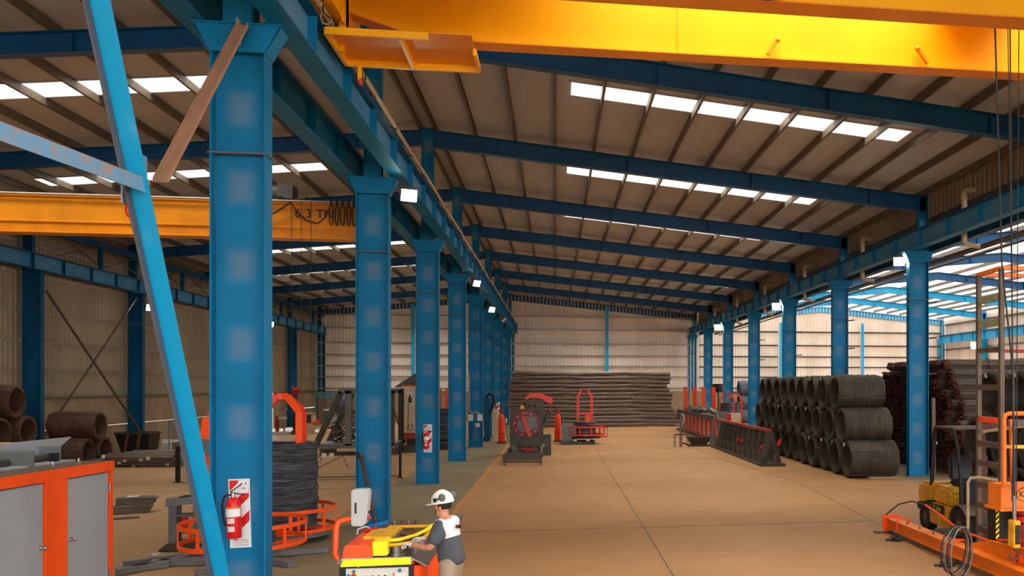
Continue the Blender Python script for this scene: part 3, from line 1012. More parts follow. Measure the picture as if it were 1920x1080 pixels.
me = MB().box(-.06, .05, -.02, .02, -.08, .06).mesh('pipe_clip', 'steel_dust')
for y in ys_:
    leaf('pipe_clip', me, t, (0.0, y - 40, 0))
for i, (y, zt) in enumerate(((25.0, 9.35), (33.9, 9.35), (42.2, 9.35), (50.6, 9.35), (58.6, 9.35), (67.0, 9.35))):
    t = thing('drain_pipe', f'cream gutter drain pipe beside the right girder, {ORD[i]} from the front', 'pipe', (12.18, y, 0), 0, 'gutter drain pipes')
    z0 = 7.3
    MB().cyl((0, 0, z0), (0, 0, 8.75), .085, n=12).build('pipe', 'cream', t)
    MB().tube([(0, 0, 7.32), (.2, 0, 7.25), (.55, 0, 7.22)], .07, 8).build('branch', 'cream', t)
    MB().tube([(0, 0, 8.7), (0, 0, 8.8), (.06, .03, 8.9), (.2, .06, 8.94), (.36, .08, 8.94)], .1, 10).build('elbow', 'cream', t)
    MB().lathe([(.085, 0), (.105, 0), (.105, .12), (.085, .12)], 12, (0, 0, 8.62), 'z', True).build('coupling', 'cream', t)
# long service pipe under the right hall roof
t = thing('service_pipe', 'long tan collector pipe running behind the right girder under the bright roof', 'pipe', (12.75, 14, 7.22))
MB().tube([(0, 0, 0), (0, 30, .0), (0, 56, 0)], .09, 8).build('pipe', 'purlin_steel', t)
MB().tube([(0.3, 0, -.1), (0.3, 56, -.1)], .04, 6).build('conduit', 'purlin_steel', t)

# ---------------------------------------------------------------- extinguishers
def extinguisher_board(x, y, z, label, tall=True):
    t = thing('extinguisher_sign', label, 'sign', (x, y, z))
    w, h = .25, .86
    MB().box(-w / 2, w / 2, -.004, .004, 0, h).build('panel', 'white', t)
    m = MB()
    # diagonal red stripes clipped to the panel
    z0, z1, x0, x1 = .2, h - .015, -w / 2 + .012, w / 2 - .012
    for c in (h - .02, h - .33, h - .62):
        a = .13
        lo_, hi_ = c - a, c
        pts = []
        # stripe between lines z = lo + (x+w/2) and z = hi + (x+w/2)
        poly = [(x0, lo_), (x1, lo_ + (x1 - x0)), (x1, hi_ + (x1 - x0)), (x0, hi_)]
        def clip(P, f):
            R = []
            for i in range(len(P)):
                p, q = P[i - 1], P[i]
                fp, fq = f(p), f(q)
                if fp >= 0:
                    R.append(p)
                if (fp >= 0) != (fq >= 0):
                    s_ = fp / (fp - fq)
                    R.append((p[0] + (q[0] - p[0]) * s_, p[1] + (q[1] - p[1]) * s_))
            return R
        poly = clip(clip(poly, lambda p: z1 - p[1]), lambda p: p[1] - z0)
        if len(poly) > 2:
            m.prism(poly, 'y', -.0055, -.0045)
    m.build('red_stripes', 'red_paint', t)
    m = MB().box(-.01, w / 2 - .015, -.0065, -.0055, h - .18, h - .02)
    m.build('symbol_field', 'white', t)
    text('A  B', .045, 'class_letters', 'dull_red', t, (.055, -.008, h - .06), (PI / 2, 0, 0), .001)
    text('ABC', .035, 'class_letters', 'dull_red', t, (.06, -.008, h - .12), (PI / 2, 0, 0), .001)
    m = MB()
    for i in range(3):
        m.box(-.09, .09, -.0055, -.0045, .03 + i * .03, .036 + i * .03)
    m.box(-.09, -.04, -.0056, -.0045, .12, .135).box(-.075, -.03, -.0056, -.0045, .1, .11)
    m.build('small_print', 'dull_red', t)
    return t


def extinguisher(x, y, z, label):
    t = thing('fire_extinguisher', label, 'extinguisher', (x, y, z))
    r = .085
    MB().lathe([(0, 0), (r * .9, 0), (r, .02), (r, .40), (r * .95, .44), (r * .7, .485), (.03, .505), (0, .505)], 24).build('cylinder', 'red_paint', t)
    MB().lathe([(r + .001, .27), (r + .0025, .27), (r + .0025, .37), (r + .001, .37)], 20, closed=True, a0=PI * 1.05, a1=PI * 1.95).build('label_band', 'white', t)
    MB().lathe([(r + .001, .375), (r + .0025, .375), (r + .0025, .395), (r + .001, .395)], 20, closed=True, a0=PI * 1.05, a1=PI * 1.95).build('orange_band', 'orange_beam', t)
    for z_ in (.09, .19):
        MB().lathe([(r + .001, z_), (r + .002, z_), (r + .002, z_ + .065), (r + .001, z_ + .065)], 8, closed=True, a0=PI * 1.3, a1=PI * 1.62).build('sticker', 'paper', t)
    MB().cyl((0, 0, .5), (0, 0, .56), .022, n=10).build('valve', 'chrome', t)
    m = MB().bar((-.02, 0, .565), (.13, 0, .53), .022, .012).bar((-.03, 0, .57), (.1, 0, .66), .022, .012)
    m.build('handle', 'black', t)
    MB().tube([(-.02, 0, .54), (-.09, -.02, .53), (-.12, -.03, .42), (-.115, -.02, .25), (-.1, 0, .16)], .012, 7).build('hose', 'rubber', t)
    MB().box(-.03, .03, .06, .1, .3, .36).build('bracket', 'steel_dust', t)
    return t


b = extinguisher_board(XL + .005, YK[0] + .1, .98, 'tall white sign with red stripes behind the extinguisher on the nearest column')
b.rotation_euler = (0, math.radians(-1.5), 0)
e = extinguisher(XL - .03, YK[0] - .02, 1.12, 'red fire extinguisher hanging on the nearest blue column')
e.rotation_euler = (0, math.radians(-2), 0)
extinguisher_board(XL + .0, YK[2] + .1, .96, 'white red-striped sign behind the extinguisher on the third column')
extinguisher(XL - .02, YK[2] - .02, 1.08, 'red fire extinguisher hanging on the third blue column')
extinguisher_board(XL + .05, YK[6] + .08, 1.05, 'small distant red-striped sign on a far centre column')
extinguisher(XL + .05, YK[6] - .03, 1.15, 'small distant red fire extinguisher on a far centre column')

# ---------------------------------------------------------------- wire rod coils
def coil_mesh(R, r, L, mt, seed, n=40, m=44):
    rnd = random.Random(seed)
    prof = []
    for i in range(m + 1):
        x = -L / 2 + L * i / m
        e = min(1, min(i, m - i) / 3.0)
        prof.append((R * (.93 + .07 * math.sqrt(e)) + rnd.uniform(-.012, .012), x))
    inner = [(r + rnd.uniform(-.012, .012), -L / 2 + L * i / 8) for i in range(8, -1, -1)]
    prof += inner
    mb = MB().lathe(prof, n, (0, 0, 0), 'x', True)
    mb.v = [(v[0] + rnd.uniform(-.01, .01), v[1] * (1 + .012 * math.sin(3 * v[0] + seed)) + rnd.uniform(-.006, .006), v[2] - (.02 if v[2] < -R * .9 else 0) + rnd.uniform(-.006, .006)) for v in mb.v]
    return mb.mesh('windings', mt)


def strap_mesh(R, r, L, ang, mt='steel_dust'):
    c, s_ = math.cos(ang), math.sin(ang)
    P = [(-L / 2 - .015, r * .97), (-L / 2 - .015, R * .97), (-L / 2 + .05, R * 1.015), (L / 2 - .05, R * 1.015), (L / 2 + .015, R * .97), (L / 2 + .015, r * .97)]
    return MB().tube([(x, c * q, s_ * q) for x, q in P], .009, 5).mesh('strap', mt)


CM = {}


def coil(x, y, z, label, group, kind='dark', ang=0, tagm=None, R=.6, L=1.62):
    key = (kind, R, L)
    if key not in CM:
        mt = {'dark': 'wire_dark', 'rust': 'wire_rust', 'blue': 'wire_blue'}[kind]
        CM[key] = ([coil_mesh(R, R * .79, L, mt, q + hash(kind) % 7 if False else q + len(kind), 40 if kind == 'dark' else 32, 44 if kind == 'dark' else 24) for q in range(3)],
                   [strap_mesh(R, R * .79, L, a) for a in (.7, 2.3, 3.9, 5.5)])
    t = thing('wire_coil', label, 'wire coil', (x, y, z), 0, group, (ang, 0, 0))
    ws, ss = CM[key]
    leaf('windings', ws[int(abs(x * 3 + y * 7 + z * 5)) % 3], t)
    for s_ in ss:
        leaf('strap', s_, t)
    if tagm:
        a = tagm[1] - ang
        MB().bar((-L / 2 - .03, math.cos(a) * R * .72, math.sin(a) * R * .72), (-L / 2 - .05, math.cos(a) * R * .9, math.sin(a) * R * .9), .1, .006, (1, 0, 0)).build('tag', tagm[0], t)
    return t


mat('tag_green', '3FB88A', 0.6)
rnd = random.Random(3)
sp, pit = 1.31, 1.08
x0 = 10.25
nb = ['nearest', 'second', 'third', 'fourth', 'fifth', 'sixth', 'seventh', 'eighth', 'ninth', 'tenth']
for row, (n, y0, nm) in enumerate(((10, 27.75, 'bottom'), (10, 28.33, 'middle'), (9, 28.9, 'top'))):
    for i in range(n):
        y = y0 + sp * i + (0.02 * ((i * 7) % 3 - 1))
        z = .61 + pit * row
        tg = None
        if row == 0 and i in (0, 1, 2, 3):
            tg = ('white' if i != 1 else 'tag_green', 1.3)
        if row == 1 and i in (3, 4, 6):
            tg = ('paper', 1.2)
        if row == 2 and i in (1, 2, 7):
            tg = ('white' if i < 3 else 'tag_green', 1.6 if i < 3 else 4.3)
        coil(x0 + rnd.uniform(-.06, .06) - .06 * row, y, z, f'dark wire coil in the {nm} row of the large stack, {nb[i]} from the front', 'dark wire coils in the large stack', 'dark', rnd.uniform(0, 6.28), tg)
MB_ = tag(MB().box(9.9, 11.0, 26.95, 27.1, 0, .09).build('timber_chock', 'wood', bevel=.01), 'pale timber chock on the floor under the nearest bottom coil', 'chock')
# second stack behind the forklift
for row, (ys_, nm) in enumerate((((17.9, 19.2, 20.5), 'bottom'), ((17.3, 18.55, 19.85), 'middle'), ((17.9, 19.2), 'top'))):
    for i, y in enumerate(ys_):
        coil(10.75, y, .62 + 1.07 * row, f'dark wire coil behind the forklift, {nm} row, {nb[i]} from the front', 'dark wire coils behind the forklift', 'dark', rnd.uniform(0, 6), ('white', 1.5) if row > 0 and i < 2 else None)
for row in range(3):
    coil(15.5, 70.2, .6 + 1.12 * row, f'bluish steel wire coil at the far back, {["bottom","middle","top"][row]} of its stack of three', 'bluish wire coils at the back', 'blue', rnd.uniform(0, 6))
# rusty coils on the left
LC = [(-17.6, 33.0, 1.55, 'upper rusty brown wire coil of the nearer left stack'), (-17.6, 32.1, .55, 'lower rusty brown wire coil at the left edge of the frame'), (-17.35, 33.4, .55, 'lower rusty wire coil of the nearer left stack beside the column'),
      (-17.9, 31.55, 1.6, 'rusty wire coil cut off by the left edge, upper layer')]
LC = [(-17.8, 31.05, 2.5, 'upper rusty brown wire coil of the nearer left stack'), (-17.8, 31.65, 1.52, 'right lower rusty coil of the nearer left stack'), (-17.9, 30.45, 1.5, 'left lower rusty coil of the nearer left stack'), (-18.0, 29.85, 2.5, 'rusty wire coil cut off by the left edge of the frame')]
for x, y, z, lb in LC:
    coil(x, y, z, lb, 'rusty wire coils by the left wall', 'rust', rnd.uniform(0, 6), ('white', 1.5) if z > 2.1 else None, .53, 1.5)
tag(MB().box(-18.6, -16.6, 29.3, 32.4, 0, .08).build('timber_cradle', 'wood', bevel=.01), 'low timber cradle under the nearer rusty coils', 'cradle')
coil(-17.9, 31.05, .6, 'hidden base coil below the nearer left stack', 'rusty wire coils by the left wall', 'rust', 1, None, .53, 1.5)
for x, y, z, lb in ((-17.6, 35.75, 1.52, 'lone upper rusty wire coil lying across two others by the left wall'), (-17.75, 35.2, .56, 'front lower rusty wire coil under the lone upper one'), (-17.7, 36.35, .56, 'rear lower rusty wire coil under the lone upper one')):
    coil(x, y, z, lb, 'rusty wire coils by the wall bracing', 'rust', rnd.uniform(0, 6), None, .54, 1.6)

# ---------------------------------------------------------------- bar bundles
def rods_mesh(name, L, R, k, mt, seed, ties=False):
    """bundle of round bars laid along x from 0 to L"""
    rnd = random.Random(seed)
    mb = MB()
    pts = []
    rr = R / (2 * k + 1)
    for q in range(-k, k + 1):
        for s_ in range(-k, k + 1):
            y, z = (q + s_ * .5) * 2 * rr, s_ * 2 * rr * .866
            if math.hypot(y, z) <= R * .95:
                pts.append((y, z))
    for y, z in pts:
        j = rnd.uniform(-.08, .08)
        mb.cyl((j, y + rnd.uniform(-.01, .01), z), (L + j, y, z + rnd.uniform(-.01, .01)), rr * 1.08, n=6)
    return mb.mesh(name, mt)


pile = [rods_mesh('bar_bundle', 11.5, .19, 2, 'bar_pile', s_) for s_ in range(3)]
tiem = MB().lathe([(.205, -.02), (.225, -.02), (.225, .02), (.205, .02)], 14, (0, 0, 0), 'x', True).mesh('tie_wire', 'steel_dust')


def NB2(i):
    i += 1
    return f"{i}{'th' if 10 < i % 100 < 14 else {1: 'st', 2: 'nd', 3: 'rd'}.get(i % 10, 'th')}"


rnd = random.Random(5)
for r_ in range(11):
    z = .29 + .347 * r_
    y0 = 27.35 + (0.03 * r_ * r_ * .45) + (.21 if r_ % 2 else 0)
    y1 = 38.2 - .18 * r_
    n = int((y1 - y0) / .42)
    if r_ == 10:
        n -= 5
    if r_ == 9:
        n -= 2
    for i in range(n):
        if i > 0 and r_ < 2 and i > 18:
            continue
        y = y0 + .42 * i
        front = i == 0 or r_ == 9
        ob = leaf('bar_bundle', pile[(i * 3 + r_) % 3], None, (13.25 + rnd.uniform(-.22, .22), y, z))
        ob.rotation_euler = (rnd.choice((0, PI / 3, 2 * PI / 3)), 0, 0)
        tag(ob, f'brown steel bar bundle at the front face of the tall pile, {NB2(r_)} layer up' if i == 0 else f'rust-ended steel bar bundle in the tall pile, {NB2(r_)} layer up, {NB2(i)} from its front', 'bar bundle', 'bundles of the tall rust-ended pile')
        if i == 0:
            for xx in (1.6, 4.2, 6.8):
                leaf('tie_wire', tiem, ob, (xx, 0, 0))
tag(MB().box(13.4, 13.6, 27.2, 38, 0, .1).box(18, 18.2, 27.2, 38, 0, .1).build('timber_bearers', 'wood'), 'timber bearers under the tall rust-ended bar pile', 'timber')


def lobed(L, w, h, seed, lobes=9, n=40):
    """flattened lumpy bundle of thin rebar along x with gentle sag"""
    rnd = random.Random(seed)
    m = 26
    vs, fs = [], []
    ph = rnd.uniform(0, 6)
    for i in range(m + 1):
        x = L * i / m
        sag = .03 * math.sin(x * .9 + ph) + .015 * math.sin(x * 2.3 + ph)
        for k in range(n):
            a = 2 * PI * k / n
            e = 1 + .09 * abs(math.sin(lobes * a / 2 + .15 * x)) * (1 if k % 2 else .6)
            ca, sa = math.cos(a), math.sin(a)
            y = w / 2 * math.copysign(abs(ca) ** .75, ca) * e
            z = h / 2 * math.copysign(abs(sa) ** .75, sa) * e + sag
            vs.append((x + rnd.uniform(-.05, .05) * (i in (0, m)), y, z))
    for i in range(m):
        fs += [(i * n + k, i * n + (k + 1) % n, (i + 1) * n + (k + 1) % n, (i + 1) * n + k) for k in range(n)]
    mb = MB().add(vs, fs, True)
    mb.add(vs[:n] + vs[-n:], [tuple(range(n)), tuple(range(2 * n - 1, n - 1, -1))])
    return mb


rnd = random.Random(11)
lob = [lobed(11.6, .5, .3, q).mesh('bars', 'rebar') for q in range(4)]
band = MB().lathe([(.0, 0)], 3).v and None
bm_ = MB()
for k in range(16):
    pass
bandm = MB().add([(s_ * .02, .27 * math.cos(a) , .175 * math.sin(a)) for a in [2 * PI * q / 14 for q in range(14)] for s_ in (-1, 1)], [(2 * q, 2 * q + 1, (2 * q + 3) % 28, (2 * q + 2) % 28) for q in range(14)], True).mesh('tie_band', 'girt_steel')
nl = ['bottom', 'second', 'third', 'fourth', 'fifth', 'sixth', 'seventh', 'eighth', 'ninth', 'tenth', 'eleventh', 'twelfth', 'thirteenth', 'topmost']
zz = .18
for i in range(14):
    low = i < 4
    x = (-3.35 if not low else -2.9) + rnd.uniform(-.12, .12) + (0.0 if i < 11 else .1)
    t = thing('rebar_bundle', f'long grey rebar bundle in the pile by the back wall, {nl[i]} layer', 'rebar bundle', (x, 65.2 + .012 * i, zz), 0, 'rebar bundles by the back wall')
    ob = leaf('bars', lob[i % 4], t)
    ob.scale = (1.045 if low else (1.03 if 4 <= i < 9 else 1.0), 1, 1)
    for xx in ((4.6, 6.9, 8.9) if i in (5, 6, 7, 8, 9) else (2.2, 5.6, 10.6)):
        leaf('tie_band', bandm, t, (xx + rnd.uniform(-.4, .4), 0, .02))
    zz += .295 if i > 3 else .27


# ---------------------------------------------------------------- orange and grey cabinet, lower left
t = thing('machine_cabinet', 'large orange framed cabinet with grey doors in the lower left corner', 'cabinet', (-7.2, 11.0, 0), math.radians(-3))
L0, L1, ht = -3.2, 1.88, 2.0
MB().box(-1.2, 1.15, L0, L1, .08, ht - .02).build('carcass', 'machine_grey', t)
MB().box(-1.2, 1.18, L0, L1 + .02, ht - .02, ht).build('top_sheet', 'steel_dust', t)
MB().box(1.15, 1.24, L0, L1 + .03, ht - .13, ht - .005).build('top_rail', 'orange_paint', t)
for y0, y1, nm in ((L1 - .03, L1 + .03, 'corner_post'), (.48, .9, 'centre_post'), (-1.5, -1.3, 'centre_post')):
    MB().box(1.15, 1.22, y0, y1, .08, ht - .13).build(nm, 'orange_paint', t)
MB().box(1.15, 1.22, L0, L1, .0, .1).build('plinth', 'orange_paint', t)
for y0, y1, ky, kz in ((.92, L1 - .05, .98, 1.1), (-1.28, .46, .4, 1.1)):
    d = MB().box(1.15, 1.2, y0, y1, .12, ht - .15).build('door', 'cabinet_grey', t, bevel=.006)
    m = MB().cyl((1.2, ky, kz), (1.215, ky, kz), .028, n=14).cyl((1.215, ky, kz), (1.25, ky, kz), .014, n=10).sphere((1.26, ky, kz), .024, 10, 7, (.7, 1, 1.2))
    m.build('knob', 'chrome', d)
    for z in (.5, 1.65):
        ye = y1 + .015 if y0 > 0 else y0 - .015
        MB().cyl((1.21, ye, z - .05), (1.21, ye, z + .05), .012, n=8).build('hinge', 'steel', d)
for y in (1.15, 1.7, -.3):
    MB().cyl((.9, y, ht), (.9, y, ht + .025), .022, n=6).cyl((.9, y, ht), (.9, y, ht + .05), .01, n=8).build('bolt', 'chrome', t)
m = MB().prism([(-2.9, ht + .0), (1.9, ht + .0), (2.5, ht + .29), (-2.9, ht + .27)], 'x', .34, .36)
m.prism([(-2.9, ht + .0), (1.9, ht + .0), (1.9, ht + .02), (-2.9, ht + .02)], 'x', .36, .75)
m.build('trough_wall', 'cabinet_grey', t)
for y in (1.8, .95, .25):
    MB().box(.36, .8 if y < 1.5 else .62, y - .012, y + .012, ht, ht + (.2 if y > .5 else .17)).build('trough_fin', 'machine_grey', t)
MB().cyl((.5, .75, ht + .05), (.5, 1.75, ht + .06), .05, n=12).build('guide_roller', 'dark_machine', t)
MB().box(.62, .7, 1.55, 1.63, ht, ht + .13).build('stop_block', 'black', t)
t = thing('feeder_beam', 'yellow painted beam behind the grey trough of the cabinet', 'beam', (-8.75, 15.4, 0))
MB().box(-.35, .75, 0, .16, 1.95, 2.1).build('beam', 'machine_yellow', t)
for x in (-.3, .6):
    MB().box(x, x + .12, .02, .14, 0, 1.95).build('leg', 'machine_grey', t)

# ---------------------------------------------------------------- spoolers on the left
def hoop(r, z0, z1, h, mt, par, posts=10, off=(0, 0), phase=0):
    for z in (z0, z1):
        MB().lathe([(r - .012, z), (r + .012, z), (r + .012, z + h), (r - .012, z + h)], 40, (off[0], off[1], 0), 'z', True).build('hoop', mt, par)
    me = MB().box(-.012, .012, -.03, .03, z0, z1 + h).mesh('hoop_post', mt)
    for i in range(posts):
        a = 2 * PI * i / posts + phase
        o_ = leaf('hoop_post', me, par, (off[0] + r * math.cos(a), off[1] + r * math.sin(a), 0))
        o_.rotation_euler = (0, 0, a)


def windings(R, r, z0, z1, mt, n=40, seed=1, amp=.015, m=None):
    rnd = random.Random(seed)
    k = m or int((z1 - z0) / .028)
    prof = [(r, z0)] + [(R + rnd.uniform(-amp, amp), z0 + (z1 - z0) * i / k) for i in range(k + 1)] + [(r, z1)]
    mb = MB().lathe(prof, n, (0, 0, 0), 'z', True)
    mb.v = [(v[0] * (1 + .012 * math.sin(2 * v[2] * 5 + 3 * v[1])), v[1], v[2] + .02 * math.sin(v[0] * 3 + v[2] * 9)) for v in mb.v]
    return mb


# horizontal lay for standing spools
def wire_z():
    m = mat('wire_standing', '52545A', 0.5, 0.35)
    t_ = NT(m)
    n = t_.noise(1.0, 4, t_.obj((2.5, 2.5, 55)), .7)
    t_.ln(t_.mix(t_.ramp(n, .36, .64), rgb('1E1F22'), rgb('5A5C62')), t_.b.inputs['Base Color'])
    t_.bump(n, .8, .02)


wire_z()
t = thing('wire_spooler', 'orange hoop wire spooler with tall grey coil behind the nearest column', 'spooler', (-5.3, 18.25, 0))
hoop(.97, .2, .58, .07, 'orange_paint', t, 9, phase=.25)
MB().lathe([(0, .1), (.9, .1), (.9, .16), (0, .16)], 32).build('turntable', 'machine_grey', t)
m = MB()
for i in range(6):
    a = PI * i / 3 + .3
    m.bar((0, 0, .19), (.95 * math.cos(a), .95 * math.sin(a), .19), .06, .04)
m.build('turntable_spokes', 'orange_paint', t)
windings(.64, .45, .3, 1.9, 'wire_standing', 48, 4).build('windings', 'wire_standing', t)
for s_ in range(3):
    pts = [((.66 + .05 * math.sin(q * .7 + s_)) * math.cos(-1.2 + q * .16), (.66 + .05 * math.sin(q * .7 + s_)) * math.sin(-1.2 + q * .16), 1.86 - .16 * s_ + .05 * math.sin(q * .5 + s_)) for q in range(18)]
    MB().tube(pts, .007, 5).build('loose_strand', 'wire_black', t)
MB().tube([(.6 + .1 * math.cos(a), -.1 + .08 * math.sin(a), .98 + .14 * math.sin(a)) for a in [PI * 2 * q / 12 for q in range(10)]], .007, 5).build('loose_strand', 'wire_black', t)
for q in range(2):
    a = (-.35, .35)[q]
    c, s_ = math.cos(a), math.sin(a)
    P = [(-.37, 0, .3), (-.37, 0, 2.5), (-.1, 0, 2.8), (.1, 0, 2.8), (.37, 0, 2.5), (.37, 0, .3)]
    m = MB()
    for p_, q_ in zip(P, P[1:]):
        m.bar((p_[0] * c, p_[0] * s_, p_[2]), (q_[0] * c, q_[0] * s_, q_[2]), .12, .07, (0, 1, 0))
    m.build('guide_arch', 'orange_red' if q else 'orange_paint', t)
t = thing('wire_spooler', 'low orange hoop wire spooler with a small coil, half hidden by the nearest column', 'spooler', (-5.35, 16.25, 0))
hoop(1.0, .27, .6, .07, 'orange_paint', t, 9, phase=.1)
MB().lathe([(0, .12), (.5, .12), (.5, .18), (0, .18)], 24).build('turntable', 'machine_grey', t)
m = MB()
for i in range(5):
    a = 2 * PI * i / 5 + .2
    m.bar((0, 0, .24), (.98 * math.cos(a), .98 * math.sin(a), .28), .07, .04)
m.build('turntable_spokes', 'orange_paint', t)
windings(.5, .25, .3, .52, 'wire_standing', 36, 9, .03, 8).build('windings', 'wire_standing', t)
m = MB()
for i in range(6):
    a = 2 * PI * i / 6 + .35
    m.bar((0, 0, .06), (1.35 * math.cos(a), 1.35 * math.sin(a), .05), .16, .09)
m.build('base_arm', 'machine_grey', t)
bpy.data.objects.remove(COL.objects[-1]) if False else None
t = thing('floor_frame', 'flat grey steel channel frame lying on the floor beside the low orange spooler', 'frame', (-6.1, 15.7, 0))
for a, b in (((-.75, -.6), (.25, 1.15)), ((-.55, .1), (.7, .1)), ((-.8, -.45), (-.25, -.02)), ((-.95, .05), (-.3, .6))):
    MB().bar((a[0], a[1], .06), (b[0], b[1], .06), .13, .1).build('channel', 'machine_grey', t)
MB().lathe([(.03, .02), (.06, .02), (.06, .06), (.03, .06)], 14, (-.85, 1.0, 0), 'z', True).build('lifting_eye', 'off_white', t)
# grey stand with leaning orange arm
t = thing('straightener_stand', 'grey machine stand with leaning orange arm left of the nearest column', 'machine', (-6.72, 17.45, 0))
for x in (-.22, .2):
    MB().box(x - .07, x + .07, -.12, .12, .1, .86).build('upright', 'machine_grey', t)
for z in (.32, .6):
    MB().box(-.16, .14, -.1, .1, z, z + .05).build('cross_rail', 'machine_grey', t)
m = MB().prism([(-.3, .8), (.32, .86), (.32, .98), (-.3, .94)], 'y', -.2, .2)
m.build('head', 'machine_grey', t)
for i in range(7):
    MB().box(-.1 + i * .05, -.085 + i * .05, -.16, .16, .92 + i * .005, .975 + i * .003).build('slot_bar', 'dark_machine', t)
m = MB().prism([(-.4, .02), (.3, .02), (.2, .14), (-.25, .14)], 'y', -.3, .3)
m.build('foot', 'dark_machine', t)
MB().box(-.05, .06, -.14, -.12, .3, .6).build('switch_box', 'dull_red', t)
MB().bar((.02, .35, .9), (.12, .5, 1.72), .16, .16).build('arm', 'orange_paint', t)
MB().bar((.14, .5, 1.98), (.18, .55, 2.38), .19, .19).build('arm_head', 'orange_paint', t)
MB().bar((.115, .5, 1.7), (.15, .5, 2.0), .2, .2).build('rubber_sleeve', 'grey_plastic', t)
MB().tube([(.18 + .04 * math.cos(a), .55, 2.41 + .06 * math.sin(a)) for a in [PI * 2 * q / 14 for q in range(14)]], .012, 6, True).build('lifting_eye', 'orange_paint', t)
m = MB()
for i in range(6):
    m.bar((.0 + .03 * (i % 3), .27, 1.0 + .05 * i), (.05 + .03 * (i % 3), .27, 1.0 + .05 * i), .01, .02)
m.build('arm_lettering', 'dull_red', t)

# ---------------------------------------------------------------- rusty pipe leaning on column two
t = thing('leaning_pipe', 'rusty steel pipe leaning against the foot of the second column', 'pipe', (-3.78, 19.5, 0))
MB().tube([(0, 0, .02), (-.33, .1, 1.55)], .035, 10).build('pipe', 'pipe_rust', t)
MB().box(-.42, -.36, .06, .12, 1.45, 1.58).build('wedge', 'black', t)

# ---------------------------------------------------------------- bending machine with control box
o = (-2.1, 11.8, 0)
t = thing('bending_machine', 'orange and yellow steel bending machine with a steel table top', 'machine', o)
B = lambda mb, n, m, p=None, bv=0, lb=None: mb.build(n, m, p or t, bevel=bv, off=o if p is None or p is t else None, label=lb)
x0, x1, y0, y1 = -2.52, -1.68, 10.85, 12.7
B(MB().box(x0, x1, y0 + .05, y1, .08, .9), 'body', 'orange_red')
B(MB().box(x0 - .02, x1, y0, y1, .9, .95), 'table_top', 'steel', None, .004)
B(MB().prism([(x1, .95), (x1, .93), (x1 + .16, .84), (x1 + .16, .86)], 'y', y0, y1 - .3), 'side_chute', 'steel')
for y, w in ((10.95, .3), (11.35, .5)):
    B(MB().cyl((x1 - .02, y + w / 2, .06), (x1 - .02, y + w / 2, .84), w / 2, n=18), 'side_roll', 'orange_paint')
m = MB().prism([(x0 + .02, .876), (x1 - .02, .884), (x1 - .02, .965), (x0 + .05, .955)], 'y', y0 - .035, y0 - .015)
B(m, 'yellow_lip', 'bright_yellow')
B(MB().box(x0 + .02, x1 - .02, y0 - .01, y0 + .04, .95, .962), 'edge_strip', 'off_white')
for x in (x0 + .3, x1 - .12):
    B(MB().box(x, x + .07, y0 - .012, y0 + .02, .96, .972), 'clip', 'chrome')
B(MB().box(x0 + .0, x1 - .0, y0 - .005, y0 + .05, .06, .87), 'front_frame', 'black')
pn = MB().box(x0 + .08, x1 - .05, y0 - .018, y0 - .004, .35, .85).build('control_panel', 'off_white', t, off=o)
for x in (x0 + .17, x1 - .15):
    m = MB().cyl((x, y0 - .03, .815), (x, y0 - .018, .815), .022, n=16).cyl((x, y0 - .035, .815), (x, y0 - .03, .815), .01, n=10)
    m.build('dial', 'teal', pn, off=o)
m = MB().cyl((x0 + .17, y0 - .045, .765), (x0 + .17, y0 - .018, .765), .03, n=16)
m.build('stop_button', 'red_paint', pn, off=o)
MB().lathe([(.03, y0 - .02), (.042, y0 - .02), (.042, y0 - .022), (.03, y0 - .022)], 18, (x0 + .17, 0, .765), 'y', True).build('button_collar', 'bright_yellow', pn, off=o)
MB().cyl((x0 + .11, y0 - .04, .77), (x0 + .11, y0 - .018, .77), .02, n=14).build('blue_button', 'hose_blue', pn, off=o)
for i in range(4):
    x = x0 + .29 + .07 * i
    MB().box(x, x + .05, y0 - .022, y0 - .018, .75, .785).build('button_label', 'paper', pn, off=o)
    MB().cyl((x + .025, y0 - .036, .757), (x + .025, y0 - .02, .757), .012, n=12).build('push_button', ['red_paint', 'dull_red', 'dull_red', 'black'][i], pn, off=o)
MB().box(x1 - .22, x1 - .08, y0 - .022, y0 - .018, .70, .79).build('rating_plate', 'paper', pn, off=o)
MB().box(x1 - .225, x1 - .21, y0 - .023, y0 - .019, .70, .79).build('red_tab', 'red_paint', pn, off=o)
B(MB().cyl((x0 + .22, y0 - .02, .87), (x0 + .22, y0, .87), .01, n=8).cyl((x1 - .01, y0 - .02, .93), (x1 - .01, y0, .93), .01, n=8), 'screw', 'chrome')
B(MB().box(x1 + .0, x1 + .003, 11.0, 11.06, .7, .82), 'side_sticker', 'paper')
# orange hood and yellow carriage
m = MB().prism([(x0 + .02, .95), (x0 + .36, .95), (x0 + .36, 1.08), (x0 + .3, 1.11), (x0 + .05, 1.11), (x0 + .03, 1.05)], 'y', y0 + .06, 12.2)
B(m, 'hood', 'orange_paint', None, .008)
B(MB().box(-2.17, -1.99, 10.95, 11.1, .97, 1.14), 'carriage_block', 'bright_yellow', None, .01)
m = MB().prism([(-2.17, 1.12), (-2.17, 1.17), (-1.98, 1.17), (-1.98, 1.12)], 'y', 11.1, 12.05)
B(m, 'carriage_plate', 'machine_yellow', None, .008)
B(MB().box(-2.35, -2.17, 11.35, 12.0, 1.11, 1.14), 'carriage_tail', 'machine_yellow')
for c_, r_ in (((-1.93, 11.2), .085), ((-1.78, 11.75), .15), ((-1.9, 12.2), .12)):
    B(MB().lathe([(0, .95), (r_ * 1.25, .95), (r_ * 1.25, .965), (r_, .97), (r_, 1.06), (r_ * .9, 1.07), (0, 1.07)], 28, (c_[0], c_[1], 0)), 'bending_roll', 'steel')
